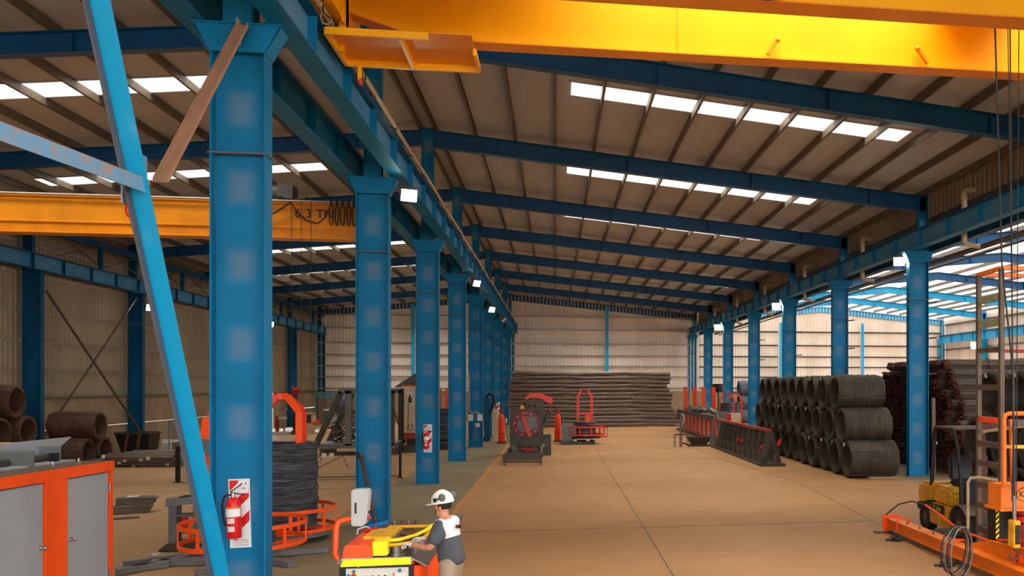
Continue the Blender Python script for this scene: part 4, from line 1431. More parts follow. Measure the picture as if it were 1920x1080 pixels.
B(MB().lathe([(0, 1.09), (.2, 1.09), (.2, 1.11), (0, 1.11)], 30, (-1.78, 11.75, 0)), 'wear_disc', 'pipe_rust')
hnd = [(-1.99, 11.05, 1.08), (-1.9, 11.05, 1.08), (-1.72, 11.1, 1.1), (-1.62, 11.3, 1.12), (-1.55, 11.75, 1.14), (-1.6, 12.0, 1.15), (-1.98, 12.0, 1.15)]
B(MB().tube(hnd, .022, 8), 'handle_bar', 'machine_yellow')
B(MB().tube([(-1.99, 11.07, 1.13), (-1.86, 11.08, 1.14), (-1.72, 11.3, 1.15), (-1.62, 11.6, 1.17), (-1.6, 11.9, 1.18)], .022, 8), 'handle_bar', 'bright_yellow')
B(MB().box(-1.66, -1.54, 11.62, 11.82, 1.1, 1.17), 'clamp_head', 'machine_yellow', None, .01)
# coiled air hoses
P = [(-2.42 + .0028 * i, 12.0 + .001 * i + .028 * math.cos(i * .75), 1.15 + .0005 * i + .035 * math.sin(i * .75)) for i in range(86)]
B(MB().tube(P, .009, 5), 'coiled_hose', 'hose_blue')
P = [(-2.44 + .0022 * i, 11.85 + .001 * i + .025 * math.cos(i * .75), 1.135 + .025 * math.sin(i * .75)) for i in range(70)]
B(MB().tube(P, .009, 5), 'coiled_hose', 'red_paint')
B(MB().tube([(-2.5, 11.7, 1.11), (-2.5, 11.75, 1.17), (-2.42, 11.85, 1.19), (-2.34, 11.9, 1.12)], .01, 6), 'air_tube', 'off_white')
for i in range(5):
    B(MB().cyl((-2.2 + .09 * i, 12.1, 1.17), (-2.2 + .09 * i, 12.1, 1.22), .02, n=10), 'air_fitting', 'steel' if i % 2 else 'pipe_rust')
B(MB().box(-2.25, -1.85, 12.05, 12.16, 1.1, 1.17), 'valve_block', 'steel_dust')
# tube stand and control box
B(MB().tube([(-2.44, 10.98, .9), (-2.56, 10.98, .93), (-2.6, 11.0, 1.0), (-2.6, 11.05, 1.3), (-2.58, 11.08, 1.37), (-2.5, 11.1, 1.395), (-2.3, 11.12, 1.4)], .035, 12), 'tube_arm', 'orange_paint')
m = MB().prism([(-2.43, 1.32), (-2.3, 1.31), (-2.255, 1.36), (-2.24, 1.5), (-2.225, 1.72), (-2.24, 1.76), (-2.42, 1.755), (-2.43, 1.72)], 'y', 11.04, 11.22)
bx = m.build('control_box', 'box_grey', t, bevel=.012, off=o)
MB().box(-2.385, -2.365, 11.03, 11.04, 1.47, 1.6).build('slot', 'black', bx, off=o)
MB().cyl((-2.26, 11.1, 1.4), (-2.215, 11.1, 1.41), .022, n=12).build('stop_button', 'red_paint', bx, off=o)
MB().box(-2.25, -2.22, 11.1, 11.13, 1.46, 1.49).build('key_switch', 'black', bx, off=o)

# ---------------------------------------------------------------- worker
def skinned(name, verts, edges, radii, m, parent, sub=1, root=0):
    me = bpy.data.meshes.new(name)
    me.from_pydata([tuple(v) for v in verts], edges, [])
    ob = bpy.data.objects.new(name, me)
    COL.objects.link(ob)
    sk = ob.modifiers.new('s', 'SKIN')
    if not me.skin_vertices:
        me.attributes.new('x', 'FLOAT', 'POINT')
    sv = me.skin_vertices[0].data
    for i, r_ in enumerate(radii):
        sv[i].radius = r_ if isinstance(r_, tuple) else (r_, r_)
        sv[i].use_root = (i == root)
    sk.use_smooth_shade = True
    ss = ob.modifiers.new('u', 'SUBSURF')
    ss.levels = sub
    ss.render_levels = sub
    dg = bpy.context.evaluated_depsgraph_get()
    dg.update()
    nm = bpy.data.meshes.new_from_object(ob.evaluated_get(dg))
    bpy.data.objects.remove(ob)
    nm.materials.clear()
    nm.materials.append(MATS[m])
    for p_ in nm.polygons:
        p_.use_smooth = True
    o_ = bpy.data.objects.new(name, nm)
    COL.objects.link(o_)
    o_.parent = parent
    return o_


wk = thing('person', 'worker in white helmet and grey and white shirt at the bending machine', 'person', (-1.24, 10.82, 0), math.radians(160))
SH, EL, WR = (.05, .185, 1.345), (.13, .25, 1.10), (.42, .17, 1.12)
SR, ER, WRr = (.05, -.185, 1.345), (.17, -.25, 1.12), (.40, -.10, 1.15)
V = [(-.01, 0, .88), (.0, 0, 1.03), (.025, 0, 1.22), (.05, 0, 1.36), (.075, 0, 1.44), (.10, 0, 1.50), (.115, 0, 1.565), (.125, 0, 1.62),
     SH, EL, WR, SR, ER, WRr,
     (.0, .095, .84), (.03, .10, .46), (-.02, .10, .09), (.14, .11, .04), (.0, -.095, .84), (.03, -.10, .46), (-.02, -.10, .09), (.14, -.11, .04),
     (.185, 0, 1.515), (.20, 0, 1.545)]
E_ = [(0, 1), (1, 2), (2, 3), (3, 4), (4, 5), (5, 6), (6, 7), (3, 8), (8, 9), (9, 10), (3, 11), (11, 12), (12, 13), (0, 14), (14, 15), (15, 16), (16, 17), (0, 18), (18, 19), (19, 20), (20, 21), (5, 22), (6, 23)]
Rr = [.10, .085, .09, .07, .052, .07, .088, .075, .05, .046, .03, .05, .046, .03, .088, .058, .042, .035, .088, .058, .042, .035, .038, .016]
skinned('body', V, E_, Rr, 'skin', wk, 2)
# shirt with sleeves to the elbow
mid = lambda a, b, f: tuple(a[i] + (b[i] - a[i]) * f for i in range(3))
V = [(-.015, 0, .84), (-.01, 0, 1.0), (.01, 0, 1.15), (.03, 0, 1.3), (.06, 0, 1.415), (.045, .16, 1.335), mid(SH, EL, .55), mid(SH, EL, .85), (.045, -.16, 1.335), mid(SR, ER, .55), mid(SR, ER, .85)]
E_ = [(0, 1), (1, 2), (2, 3), (3, 4), (3, 5), (5, 6), (6, 7), (3, 8), (8, 9), (9, 10)]
skinned('shirt', V, E_, [(.165, .195), (.15, .175), (.15, .18), (.135, .185), (.085, .09), .115, .088, .09, .115, .088, .09], 'shirt', wk, 2)
V = [(-.015, 0, 1.0), (-.015, 0, .86), (.0, .095, .80), (.03, .10, .46), (-.02, .10, .12), (.0, -.095, .80), (.03, -.10, .46), (-.02, -.10, .12)]
skinned('trousers', V, [(0, 1), (1, 2), (2, 3), (3, 4), (1, 5), (5, 6), (6, 7)], [(.13, .15), (.15, .175), .11, .08, .068, .105, .08, .068], 'trousers', wk, 2)
for s_ in (-1, 1):
    m = MB().sphere((.04, s_ * .105, .045), .06, 12, 8, (1.9, .85, .8)).box(-.07, .15, s_ * .105 - .05, s_ * .105 + .05, 0, .02)
    m.build('boot', 'rubber', wk)
    MB().sphere((.095, s_ * .088, 1.545), .03, 10, 7, (.55, .35, 1)).build('ear', 'skin', wk)
    MB().sphere((.188, s_ * .032, 1.572), .011, 8, 6).build('eye', 'off_white', wk)
    MB().sphere((.196, s_ * .032, 1.572), .006, 8, 6).build('pupil', 'hair', wk)
MB().sphere((.182, 0, 1.497), .02, 8, 6, (.5, 1.2, .35)).build('lips', 'skin', wk)
m = MB().sphere((.095, 0, 1.585), .098, 18, 10, (1.0, .93, .95))
m.v = [(x, y, max(z, 1.535)) if x < .1 else (min(x, .13), y, max(z, 1.56)) for x, y, z in m.v]
m.build('hair', 'hair', wk)
m = MB().sphere((.165, 0, 1.49), .05, 10, 7, (.5, 1.1, .6))
m.build('stubble', 'hair', wk)
# helmet with brim and raised ear defenders
m = MB()
hx, hz = .105, 1.605
prof = [(.118, 0), (.122, .01), (.118, .03), (.11, .07), (.09, .11), (.055, .138), (.0, .146)]
m.lathe(prof, 26, (0, 0, 0))
m.v = [(x * 1.16, y * .98, z) for x, y, z in m.v]
m.lathe([(.112, .002), (.13, -.004), (.13, .004), (.112, .012)], 26, (0, 0, 0), 'z', True)
m.prism([(.08, -.1), (.15, -.085), (.205, -.04), (.213, 0), (.205, .04), (.15, .085), (.08, .1)], 'z', -.006, .004)
m.tube([(.128 * math.cos(a), 0, .146 * math.sin(a) + .001) for a in [PI * (.12 + .76 * q / 14) for q in range(15)]], .012, 6)
hl = m.build('helmet', 'hat_white', wk)
hl.location = (hx, 0, hz)
hl.rotation_euler = (0, math.radians(8), 0)
for s_ in (-1, 1):
    m = MB().sphere((-.07, s_ * .135, .07), .045, 14, 9, (1, .62, 1.05))
    m.build('ear_defender', 'grey_plastic', hl)
    MB().bar((.025, s_ * .122, .045), (-.05, s_ * .14, .065), .012, .018).build('defender_arm', 'grey_plastic', hl)
    MB().box(.01, .05, s_ * .12 - .012, s_ * .12 + .012, .025, .07).build('helmet_clip', 'black', hl)
# back print
mat('print_red', 'B02A3A', .7)
for i, (mt_, w_) in enumerate((('black', .014), ('print_red', .014), ('black', .016), ('black', .02), ('black', .012))):
    MB().box(-.004, .004, -w_ / 2, w_ / 2, -.02, .02).build('shirt_print', mt_, wk).location = (-.098, .06 - .027 * i, 1.335 - .004 * i)


def hand(wr, fwd, lat, up, parent):
    """gloved hand with palm, four curled fingers and thumb closing on a bar"""
    W, f, l, u = Vector(wr), Vector(fwd).normalized(), Vector(lat).normalized(), Vector(up).normalized()
    g = lambda a, b, c: tuple(W + f * a + l * b + u * c)
    V = [g(-.03, 0, 0), g(.03, 0, .002), g(.075, 0, .004)]
    E_ = [(0, 1), (1, 2)]
    R_ = [(.03, .024), (.038, .02), (.04, .018)]
    for i, (b, ln_) in enumerate(((.032, .9), (.011, 1.0), (-.011, .95), (-.031, .75))):
        k = len(V)
        V += [g(.085, b, .006), g(.085 + .032 * ln_, b, -.004), g(.085 + .045 * ln_, b, -.032), g(.085 + .028 * ln_, b, -.055)]
        E_ += [(2, k), (k, k + 1), (k + 1, k + 2), (k + 2, k + 3)]
        R_ += [.0105, .010, .0095, .008]
    k = len(V)
    V += [g(.02, .04, -.008), g(.05, .055, -.03), g(.08, .04, -.045)]
    E_ += [(1, k), (k, k + 1), (k + 1, k + 2)]
    R_ += [.014, .0115, .0095]
    return skinned('gloved_hand', V, E_, R_, 'glove', parent, 1)


hand(WR, (.95, -.25, -.02), (-.25, -.95, 0), (0, 0, 1), wk)
hand(WRr, (.95, .2, -.02), (.2, .95, 0), (0, 0, 1), wk)

# ---------------------------------------------------------------- forklift
t = thing('forklift', 'dusty yellow forklift truck parked behind the orange spreader beam', 'forklift', (8.15, 16.6, 0))
def wheel(x, y, r, w, nm):
    m = MB().lathe([(r * .55, -w / 2), (r * .93, -w / 2), (r, -w * .35), (r, w * .35), (r * .93, w / 2), (r * .55, w / 2)], 28, (0, 0, 0), 'x', True)
    for i in range(18):
        a = 2 * PI * i / 18
        m.bar((-w * .45, math.cos(a) * r * .99, math.sin(a) * r * .99), (w * .1, math.cos(a + .12) * r * .99, math.sin(a + .12) * r * .99), .02, .035, (0, math.cos(a), math.sin(a)))
    tt = m.build('wheel', 'rubber', t)
    tt.location = (x, y, r + .01)
    m = MB().lathe([(0, -w * .38), (r * .2, -w * .42), (r * .3, -w * .3), (r * .57, -w * .4), (r * .57, w * .3), (0, w * .3)], 20, (0, 0, 0), 'x', True)
    m.build('rim', 'steel_dust', tt)
    for i in range(6):
        a = PI * i / 3
        MB().cyl((-w * .44, math.cos(a) * r * .25, math.sin(a) * r * .25), (-w * .36, math.cos(a) * r * .25, math.sin(a) * r * .25), .015, n=6).build('wheel_nut', 'steel', tt)


for s_ in (-1, 1):
    wheel(s_ * .48, -.85, .34, .24, 'front')
    wheel(s_ * .46, .78, .27, .2, 'rear')
m = MB().prism([(-.5, .2), (.55, .2), (.62, .35), (.55, .62), (-.42, .62), (-.5, .45)], 'x', -.55, .55)
m.build('chassis', 'lift_yellow', t, bevel=.02)
m = MB().prism([(.52, .62), (1.0, .5), (1.15, .55), (1.2, .8), (1.12, 1.0), (.5, 1.02)], 'x', -.54, .54)
m.build('counterweight', 'lift_yellow', t, bevel=.06)
m = MB().prism([(.5, .42), (1.18, .4), (1.2, .55), (1.0, .6), (.5, .66)], 'x', -.55, .55)
m.build('bumper', 'black', t, bevel=.02)
m = MB().prism([(-.35, .62), (.5, .62), (.5, .98), (.3, 1.0), (-.25, .98), (-.38, .88)], 'x', -.5, .5)
m.build('hood', 'lift_yellow', t, bevel=.05)
MB().box(-.556, -.552, -.15, .5, .45, .62).box(.552, .556, -.15, .5, .45, .62).build('side_band', 'black', t)
mat('lift_letter', 'D8CC70', .5)
for i, (ch, dy) in enumerate((('Y', .32), ('a', .2), ('l', .12), ('e', .05))):
    text(ch, .15, 'side_lettering', 'lift_letter', t, (-.558, dy, .535), (PI / 2, 0, -PI / 2), .002)
MB().box(-.5, .5, -1.0, -.38, .42, .5).build('footwell', 'black', t)
for s_ in (-1, 1):
    m = MB().lathe([(.37, -.15), (.4, -.15), (.4, .15), (.37, .15)], 12, (s_ * .46, -.85, .35), 'x', True, True, PI * .05, PI * .8)
    m.build('mudguard', 'steel_dust', t)
    m = MB().tube([(s_ * .48, -.75, .6), (s_ * .48, -.7, 1.3), (s_ * .47, -.55, 1.85), (s_ * .46, -.38, 2.1), (s_ * .45, -.25, 2.17)], .038, 8)
    m.build('guard_front_leg', 'black', t)
    m = MB().tube([(s_ * .48, .62, .9), (s_ * .47, .56, 1.5), (s_ * .46, .5, 2.05), (s_ * .45, .44, 2.17)], .045, 8)
    m.build('guard_rear_leg', 'black', t)
    MB().bar((s_ * .45, -.3, 2.17), (s_ * .45, .46, 2.17), .07, .05).build('guard_side_rail', 'steel_dust', t)
for i in range(7):
    y = -.28 + .12 * i
    MB().bar((-.45, y, 2.17), (.45, y, 2.17), .035, .04).build('guard_bar', 'steel_dust', t)
MB().sphere((-.42, -.42, 1.87), .045, 10, 8).build('work_lamp', 'off_white', t)
m = MB().box(-.24, .24, -.15, .3, 1.0, 1.12)
m.build('seat', 'black', t, bevel=.04)
m = MB().prism([(.22, 1.08), (.36, 1.1), (.46, 1.55), (.36, 1.6), (.26, 1.5)], 'x', -.24, .24)
m.build('seat_back', 'black', t, bevel=.04)
MB().lathe([(.15, -.012), (.165, 0), (.15, .012), (.135, 0)], 20, (0, 0, 0), 'z', True).bar((0, -.15, 0), (0, .15, 0), .025, .02).cyl((0, 0, -.5), (0, 0, 0), .025, n=8).build('steering_wheel', 'black', t).location = (0, -.42, 1.28)
t.children[-1].rotation_euler = (math.radians(-30), 0, 0)
MB().box(-.4, .4, -.75, -.6, .5, 1.08).build('dashboard', 'black', t, bevel=.03)
for i in range(3):
    MB().tube([(.2 + .06 * i, -.5, 1.05), (.2 + .06 * i, -.42, 1.25)], .01, 6).build('lever', 'steel', t)
for s_ in (-1, 1):
    MB().sect((s_ * .3, -1.2, .1), (s_ * .3, -1.2, 2.25), [(-.04, -.07), (.04, -.07), (.04, .07), (-.04, .07)], (0, 1, 0)).build('mast_rail', 'pipe_rust', t)
    MB().cyl((s_ * .2, -1.15, .1), (s_ * .2, -1.15, 1.7), .035, n=10).build('lift_cylinder', 'steel_dust', t)
    MB().bar((s_ * .22, -1.36, .09), (s_ * .22, -2.2, .06), .1, .04).build('fork_tine', 'dark_machine', t)
for z in (.3, 1.2, 2.2):
    MB().box(-.34, .34, -1.24, -1.16, z, z + .1).build('mast_crossbar', 'pipe_rust', t)
MB().box(-.45, .45, -1.36, -1.3, .1, .2).box(-.45, .45, -1.36, -1.3, .45, .55).build('fork_carriage', 'dark_machine', t)
for z0_ in (0, .25):
    MB().tube([(.1, -.6, 1.0), (.12, -.8, 1.2 + z0_ * .4), (.15, -1.05, .9 - z0_)], .014, 6).build('hydraulic_hose', 'cable_dark', t)

# ---------------------------------------------------------------- tall rack tower
t = thing('rack_tower', 'tall brown grey ladder-like rack tower with an orange top frame', 'rack', (7.35, 13.66, 0))
o = (7.35, 13.66, 0)
PA, PB = (7.37, 14.57), (7.31, 13.66)
for (x, y) in (PA, PB, (8.7, 14.57), (8.7, 13.66)):
    MB().bar((x, y, 0), (x, y, 4.95), .075, .075, (0, 1, 0)).build('post', 'steel_dust', t, off=o)
    MB().box(x - .1, x + .1, y - .1, y + .1, 0, .015).build('foot_plate', 'steel_dust', t, off=o)
for z, mt_, h in ((4.49, 'slat_green', .12), (4.07, 'slat_green', .12), (3.62, 'steel_dust', .08), (2.98, 'steel_dust', .1), (2.42, 'orange_paint', .1), (2.0, 'steel_dust', .1), (1.66, 'steel_dust', .1), (1.28, 'steel_dust', .1), (.92, 'steel_dust', .1), (.5, 'steel_dust', .12)):
    MB().bar((PA[0], PA[1], z), (PB[0], PB[1], z), .05, h).build('rung', mt_, t, off=o)
    if z not in (4.49, 4.07):
        MB().bar((8.7, PA[1], z), (8.7, PB[1], z), .05, h).build('rung', mt_, t, off=o)
for a, b in ((PA, PB), (PA, (8.7, 14.57)), (PB, (8.7, 13.66)), ((8.7, 14.57), (8.7, 13.66))):
    MB().bar((a[0], a[1], 4.96), (b[0], b[1], 4.96), .07, .07).build('top_beam', 'orange_beam', t, off=o)
MB().bar((PA[0], PA[1], 3.62), (8.7, 14.57, 3.62), .05, .06).build('rail', 'dull_red', t, off=o)
MB().bar((7.37, 14.5, 2.2), (8.7, 14.5, 2.35), .12, .04).build('plank', 'wood', t, off=o)
MB().tube([(7.2, 14.63, 0), (7.2, 14.63, 1.3), (7.22, 14.58, 1.38), (7.3, 14.4, 1.41), (7.36, 13.75, 1.41)], .028, 8).build('handrail', 'cream', t, off=o)
for i in range(2):
    MB().box(7.55 + i * .1, 7.63 + i * .1, 14.5, 14.51, 1.0, 1.14).build('tag', 'paper', t, off=o)
# orange work frame
t = thing('lifting_frame', 'bright orange tube frame with a lettered lower beam at the right edge', 'frame', (7.1, 12.45, 0))
o = (7.1, 12.45, 0)
MB().box(6.6, 8.2, 12.35, 12.75, 1.17, 1.52).build('lower_beam', 'orange_beam', t, bevel=.008, off=o)
m = MB().box(6.56, 8.2, 12.28, 12.8, 1.13, 1.17).box(6.6, 8.2, 12.28, 12.36, 1.5, 1.53)
m.build('beam_flange', 'orange_beam', t, off=o)
for z, x1_ in ((2.58, 8.2),):
    MB().tube([(6.68, 12.4, 1.5), (6.68, 12.4, 2.5), (6.7, 12.4, 2.56), (6.76, 12.4, 2.585), (7.4, 12.4, 2.585), (8.2, 12.4, 2.585)], .035, 10).build('hoop_tube', 'orange_beam', t, off=o)
MB().bar((6.83, 12.42, 1.5), (6.8, 12.42, 2.5), .05, .05, (0, 1, 0)).build('inner_post', 'orange_beam', t, off=o)
MB().bar((6.68, 12.4, 2.09), (8.2, 12.4, 2.06), .06, .05).build('mid_rail', 'machine_yellow', t, off=o)
MB().bar((6.8, 12.5, 2.45), (8.2, 12.5, 2.4), .05, .1).build('back_rail', 'steel_dust', t, off=o)
for x in (7.35, 8.05):
    MB().box(x - .05, x + .05, 12.5, 12.6, 0, 1.17).build('leg', 'dark_machine', t, off=o)
text('K', .13, 'beam_lettering', 'ink', t, (6.93 - o[0], -.108, 1.37), (PI / 2, 0, 0), .002)
text('-', .13, 'beam_lettering', 'ink', t, (7.02 - o[0], -.108, 1.37), (PI / 2, 0, 0), .002)
MB().tube([(6.98 + .13 * math.cos(a) * (1 if abs(math.cos(a)) < .9 else 1), 12.343, 1.37 + .1 * math.sin(a)) for a in [2 * PI * q / 22 for q in range(22)]], .005, 5, True).build('letter_ring', 'ink', t, off=o)
t = thing('hazard_box', 'black upright box with yellow hazard stripes below the orange frame', 'box', (7.08, 13.25, 0))
MB().box(-.16, .16, -.13, .13, .5, 1.16).build('body', 'black', t, bevel=.01)
MB().box(-.18, .18, -.15, .15, 1.16, 1.185).build('lid', 'steel_dust', t)
m = MB()
for i in range(6):
    z = .56 + .085 * i
    m.prism([(-.155, z), (-.10, z + .05), (-.10, z + .095), (-.155, z + .045)], 'y', -.135, -.131)
m.build('hazard_stripes', 'bright_yellow', t)
MB().cyl((-.05, -.135, 1.11), (-.05, -.13, 1.11), .01, n=8).build('screw', 'chrome', t)
MB().box(-.1, .1, -.08, .08, 0, .5).build('stem', 'dark_machine', t)
t = thing('hand_pump', 'small red machine part behind the yellow hook at the right edge', 'pump', (7.32, 13.0, 0))
m = MB().lathe([(.06, .0), (.1, .0), (.1, .05), (.05, .08), (.05, .7), (.12, .72), (.12, .82), (.08, .84), (.08, .95), (.11, .97), (.11, 1.03), (0, 1.05)], 18)
m.build('body', 'dull_red', t)
MB().lathe([(.1, .86), (.14, .86), (.14, .94), (.1, .94)], 18, closed=True).build('collar', 'red_paint', t)
MB().box(-.2, .2, -.2, .2, 0, .02).build('base', 'dark_machine', t)

# ---------------------------------------------------------------- spreader beam
t = thing('spreader_beam', 'long orange lifting spreader beam lying on the floor at lower right', 'beam', (6.78, 14.5, 0))
o = (6.78, 14.5, 0)
ya, yb_ = 17.2, 10.6
P0, P1 = (6.8, ya), (6.68, yb_)
bz = .09
def bb(off_x0, off_x1, z0, z1, nm, mt_='orange_beam'):
    a = [(P0[0] + off_x0, P0[1], z0), (P0[0] + off_x1, P0[1], z0), (P1[0] + off_x1, P1[1], z0 + .05), (P1[0] + off_x0, P1[1], z0 + .05)]
    b = [(x, y, z + z1 - z0) for x, y, z in a]
    MB().add(a + b, [(0, 3, 2, 1), (4, 5, 6, 7), (0, 1, 5, 4), (1, 2, 6, 5), (2, 3, 7, 6), (3, 0, 4, 7)]).build(nm, mt_, t, off=o)
bb(-.12, .12, bz, bz + .02, 'bottom_flange')
bb(-.13, .13, bz + .2, bz + .22, 'top_flange')
bb(-.07, .07, bz + .02, bz + .2, 'web')
MB().box(6.62, 6.98, 17.2, 17.23, .0, .36).build('end_plate', 'orange_paint', t, bevel=.005, off=o)
MB().box(6.45, 7.05, 17.14, 17.3, 0, .03).build('foot_plate', 'dark_machine', t, off=o)
for y in (16.9, 14.0, 11.4):
    MB().box(6.7, 6.86, y - .06, y + .06, 0, bz).build('foot_block', 'dark_machine', t, off=o)
m = MB().prism([(14.1, bz + .22), (13.2, .53), (10.6, .68), (10.6, bz + .26)], 'x', 6.82, 6.85)
m.build('gusset_plate', 'orange_beam', t, off=o)
MB().bar((6.835, 13.2, .535), (6.835, 10.6, .69), .08, .02).build('gusset_cap', 'orange_beam', t, off=o)
MB().box(6.76, 6.9, 11.75, 11.77, bz + .2, .62).build('stiffener', 'orange_beam', t, off=o)
MB().lathe([(.05, -.02), (.1, -.02), (.1, .02), (.05, .02)], 20, (6.8, 12.22, .43), 'x', True).build('eye_ring', 'orange_paint', t, off=o)
MB().cyl((6.79, 12.22, .43), (6.815, 12.22, .43), .06, n=16).build('eye_hole', 'black', t, off=o)
for y in (16.55, 14.15):
    m = MB().tube([(6.66, y, bz + .06), (6.66, y, bz + .26), (6.7, y, bz + .3), (6.9, y, bz + .28), (6.95, y + .05, bz + .2)], .02, 6)
    m.build('hose_guide', 'orange_paint', t, off=o)
for i in range(4):
    y = 16.2 - i * .6
    MB().cyl((6.72, y, bz + .22), (6.72, y, bz + .29), .012, n=8).build('hook_pin', 'dark_machine', t, off=o)
for i, (y, lb) in enumerate(((16.5, 'far'), (14.05, 'near'))):
    t2 = thing('chain_hook', f'dark chain hook on the floor before the orange beam, near its {"end plate" if i == 0 else "hose coil"}', 'hook', (6.5 + (.05 if i == 0 else -.05), y - .25, 0))
    MB().tube([(.1 * math.cos(a), .1 * math.sin(a), .04) for a in [PI * 1.6 * q / 12 for q in range(13)]], .03, 7).build('hook', 'black', t2)
    for q in range(5):
        me_ = MB().tube([(.03 * math.cos(a), .05 * math.sin(a), 0) for a in [2 * PI * w / 10 for w in range(10)]], .011, 5, True)
        l_ = me_.build('chain_link', 'black', t2)
        l_.location = (-.08 - .05 * q * (1 if q < 3 else -.6), .02 * q, .02 + .03 * (q % 2))
        l_.rotation_euler = (PI / 2 * (q % 2), .3 * q, .5 * q)
t = thing('signal_cable', 'orange cable running from the beam end over the forklift to the lower right', 'cable', (6.95, 15, .5))
pts = [(6.72, 17.35, .33), (6.8, 17.3, .42), (6.9, 17.05, .6), (6.95, 16.51, .73), (6.95, 15.88, .74), (6.95, 15.24, .65), (6.95, 14.74, .55), (6.95, 14.43, .5), (6.95, 13.47, .49), (6.95, 12.31, .68), (6.95, 10.6, .72)]
MB().tube(pts[:5], .014, 6).build('dark_end', 'cable_dark', t, off=(6.95, 15, .5))
MB().tube(pts[4:], .02, 6).build('sheath', 'orange_paint', t, off=(6.95, 15, .5))
t = thing('hose_coil', 'upright loops of dark hose leaning on the orange beam', 'hose', (6.2, 12.9, .43))
for q in range(4):
    r_ = .40 - .012 * q
    MB().tube([((.32 + .01 * q) * math.cos(a) + .012 * q - .05, .12 * q - .2 + .3 * math.cos(a), r_ * math.sin(a) + (.0 if q else .01)) for a in [2 * PI * w / 30 for w in range(30)]], .013, 6, True).build('hose_loop', 'cable_dark' if q % 2 else 'machine_grey', t)


# ---------------------------------------------------------------- centre bending machine with round plate
o = (-1.25, 38.3, 0)
t = thing('ring_bending_machine', 'grey machine with a round red-rimmed plate at the end of the walkway', 'machine', o)
MB().box(-.7, .72, 0, .06, .8, 2.02).build('face_plate', 'dark_machine', t)
m = MB().lathe([(.52, -.03), (.585, -.03), (.585, .02), (.52, .02)], 36, (0, 0, 1.38), 'y', True)
m.build('rim', 'dull_red', t)
MB().lathe([(.0, -.02), (.5, -.02), (.5, .0), (0, .0)], 36, (0, 0, 1.38), 'y').build('disc', 'machine_grey', t)
for i in range(26):
    a = PI * .1 + PI * 1.75 * i / 26
    MB().bar((.44 * math.cos(a), -.05, 1.38 + .44 * math.sin(a)), (.52 * math.cos(a), -.05, 1.38 + .52 * math.sin(a)), .03, .03, (0, 1, 0)).build('rim_finger', ('dull_red', 'steel', 'pipe_rust')[i % 3], t)
MB().tube([(.4 * math.cos(a), -.06, 1.38 + .4 * math.sin(a)) for a in [PI * .35 + PI * 1.5 * i / 20 for i in range(21)]], .035, 7).build('inner_ring', 'dull_red', t)
for dx in (-.04, .05):
    MB().bar((-.14 + dx, -.08, 1.72), (.15 + dx, -.08, .86), .06, .05, (0, 1, 0)).build('swing_arm', 'orange_red', t)
MB().box(-.68, .7, -.1, .9, .44, .82).build('base', 'dark_machine', t)
MB().box(-.6, .6, 0.05, 1.4, 0, .44).build('pedestal', 'dark_machine', t)
MB().box(-.62, .64, .1, 1.5, .8, 1.7).build('gearbox', 'machine_grey', t, bevel=.03)
m = MB().prism([(-.05, 2.5), (.1, 2.68), (.55, 2.7), (.95, 2.55), (1.12, 2.5), (1.12, 2.25), (.95, 2.25), (.7, 2.42), (.45, 2.5), (.2, 2.5), (-.05, 2.4)], 'y', .5, .65)
m.build('arm', 'orange_red', t)
MB().box(-.05, .7, .45, .9, 2.05, 2.42).build('motor_head', 'steel_dust', t, bevel=.05)
for i in range(3):
    MB().cyl((-.1 + .22 * i, .42, 2.15), (-.1 + .22 * i, .5, 2.15), .07, n=12).build('pulley', 'black', t)
MB().bar((1.0, .6, 1.9), (1.05, .6, 2.3), .06, .06).build('arm_strut', 'dull_red', t)
MB().bar((.75, .6, 1.2), (1.0, .7, 1.95), .2, .2).build('column', 'dark_machine', t)
MB().box(.7, 1.05, .2, .7, .0, .9).build('side_cabinet', 'dark_machine', t)
MB().box(.72, .76, .15, .2, .4, .5).build('yellow_knob', 'paper', t)
MB().prism([(-.3, 2.02), (-.2, 2.2), (-.08, 2.1), (-.1, 2.02)], 'y', .2, .4).build('yellow_guard', 'machine_yellow', t)
MB().tube([(-.2 + .05 * i, .6 + .05 * math.sin(i), 2.1 + .35 * math.sin(PI * i / 14)) for i in range(15)], .02, 6).build('cable', 'cable_dark', t)
t = thing('feed_table', 'low grey steel feed table in front of the round-plate machine', 'table', (-1.25, 33.9, 0))
for s_ in (-.7, .66):
    MB().box(s_, s_ + .06, 0, 4.2, .28, .43).build('side_beam', 'steel_dust', t)
MB().box(-.72, .74, -.04, .04, .2, .43).build('front_beam', 'dark_machine', t)
MB().box(-.72, .74, -.02, .02, .1, .15).build('lower_rail', 'dark_machine', t)
for x in (-.7, .66):
    for y in (0, 3.9):
        MB().box(x, x + .07, y - .03, y + .05, 0, .3).build('leg', 'dark_machine', t)
for y in (1.0, 2.0, 3.1):
    MB().box(-.64, .66, y, y + .1, .3, .4).build('cross_beam', 'dark_machine', t)
m = MB().lathe([(.2, .38), (.34, .38), (.34, .48), (.2, .48)], 20, (.15, 2.2, 0), 'z', True)
m.build('red_clamp', 'dull_red', t)
MB().bar((-.3, 1.2, .42), (-.5, 3.4, .5), .25, .12).build('slide', 'dark_machine', t)
MB().box(.38, .46, 1.5, 1.6, .4, .85).build('post', 'dark_machine', t)

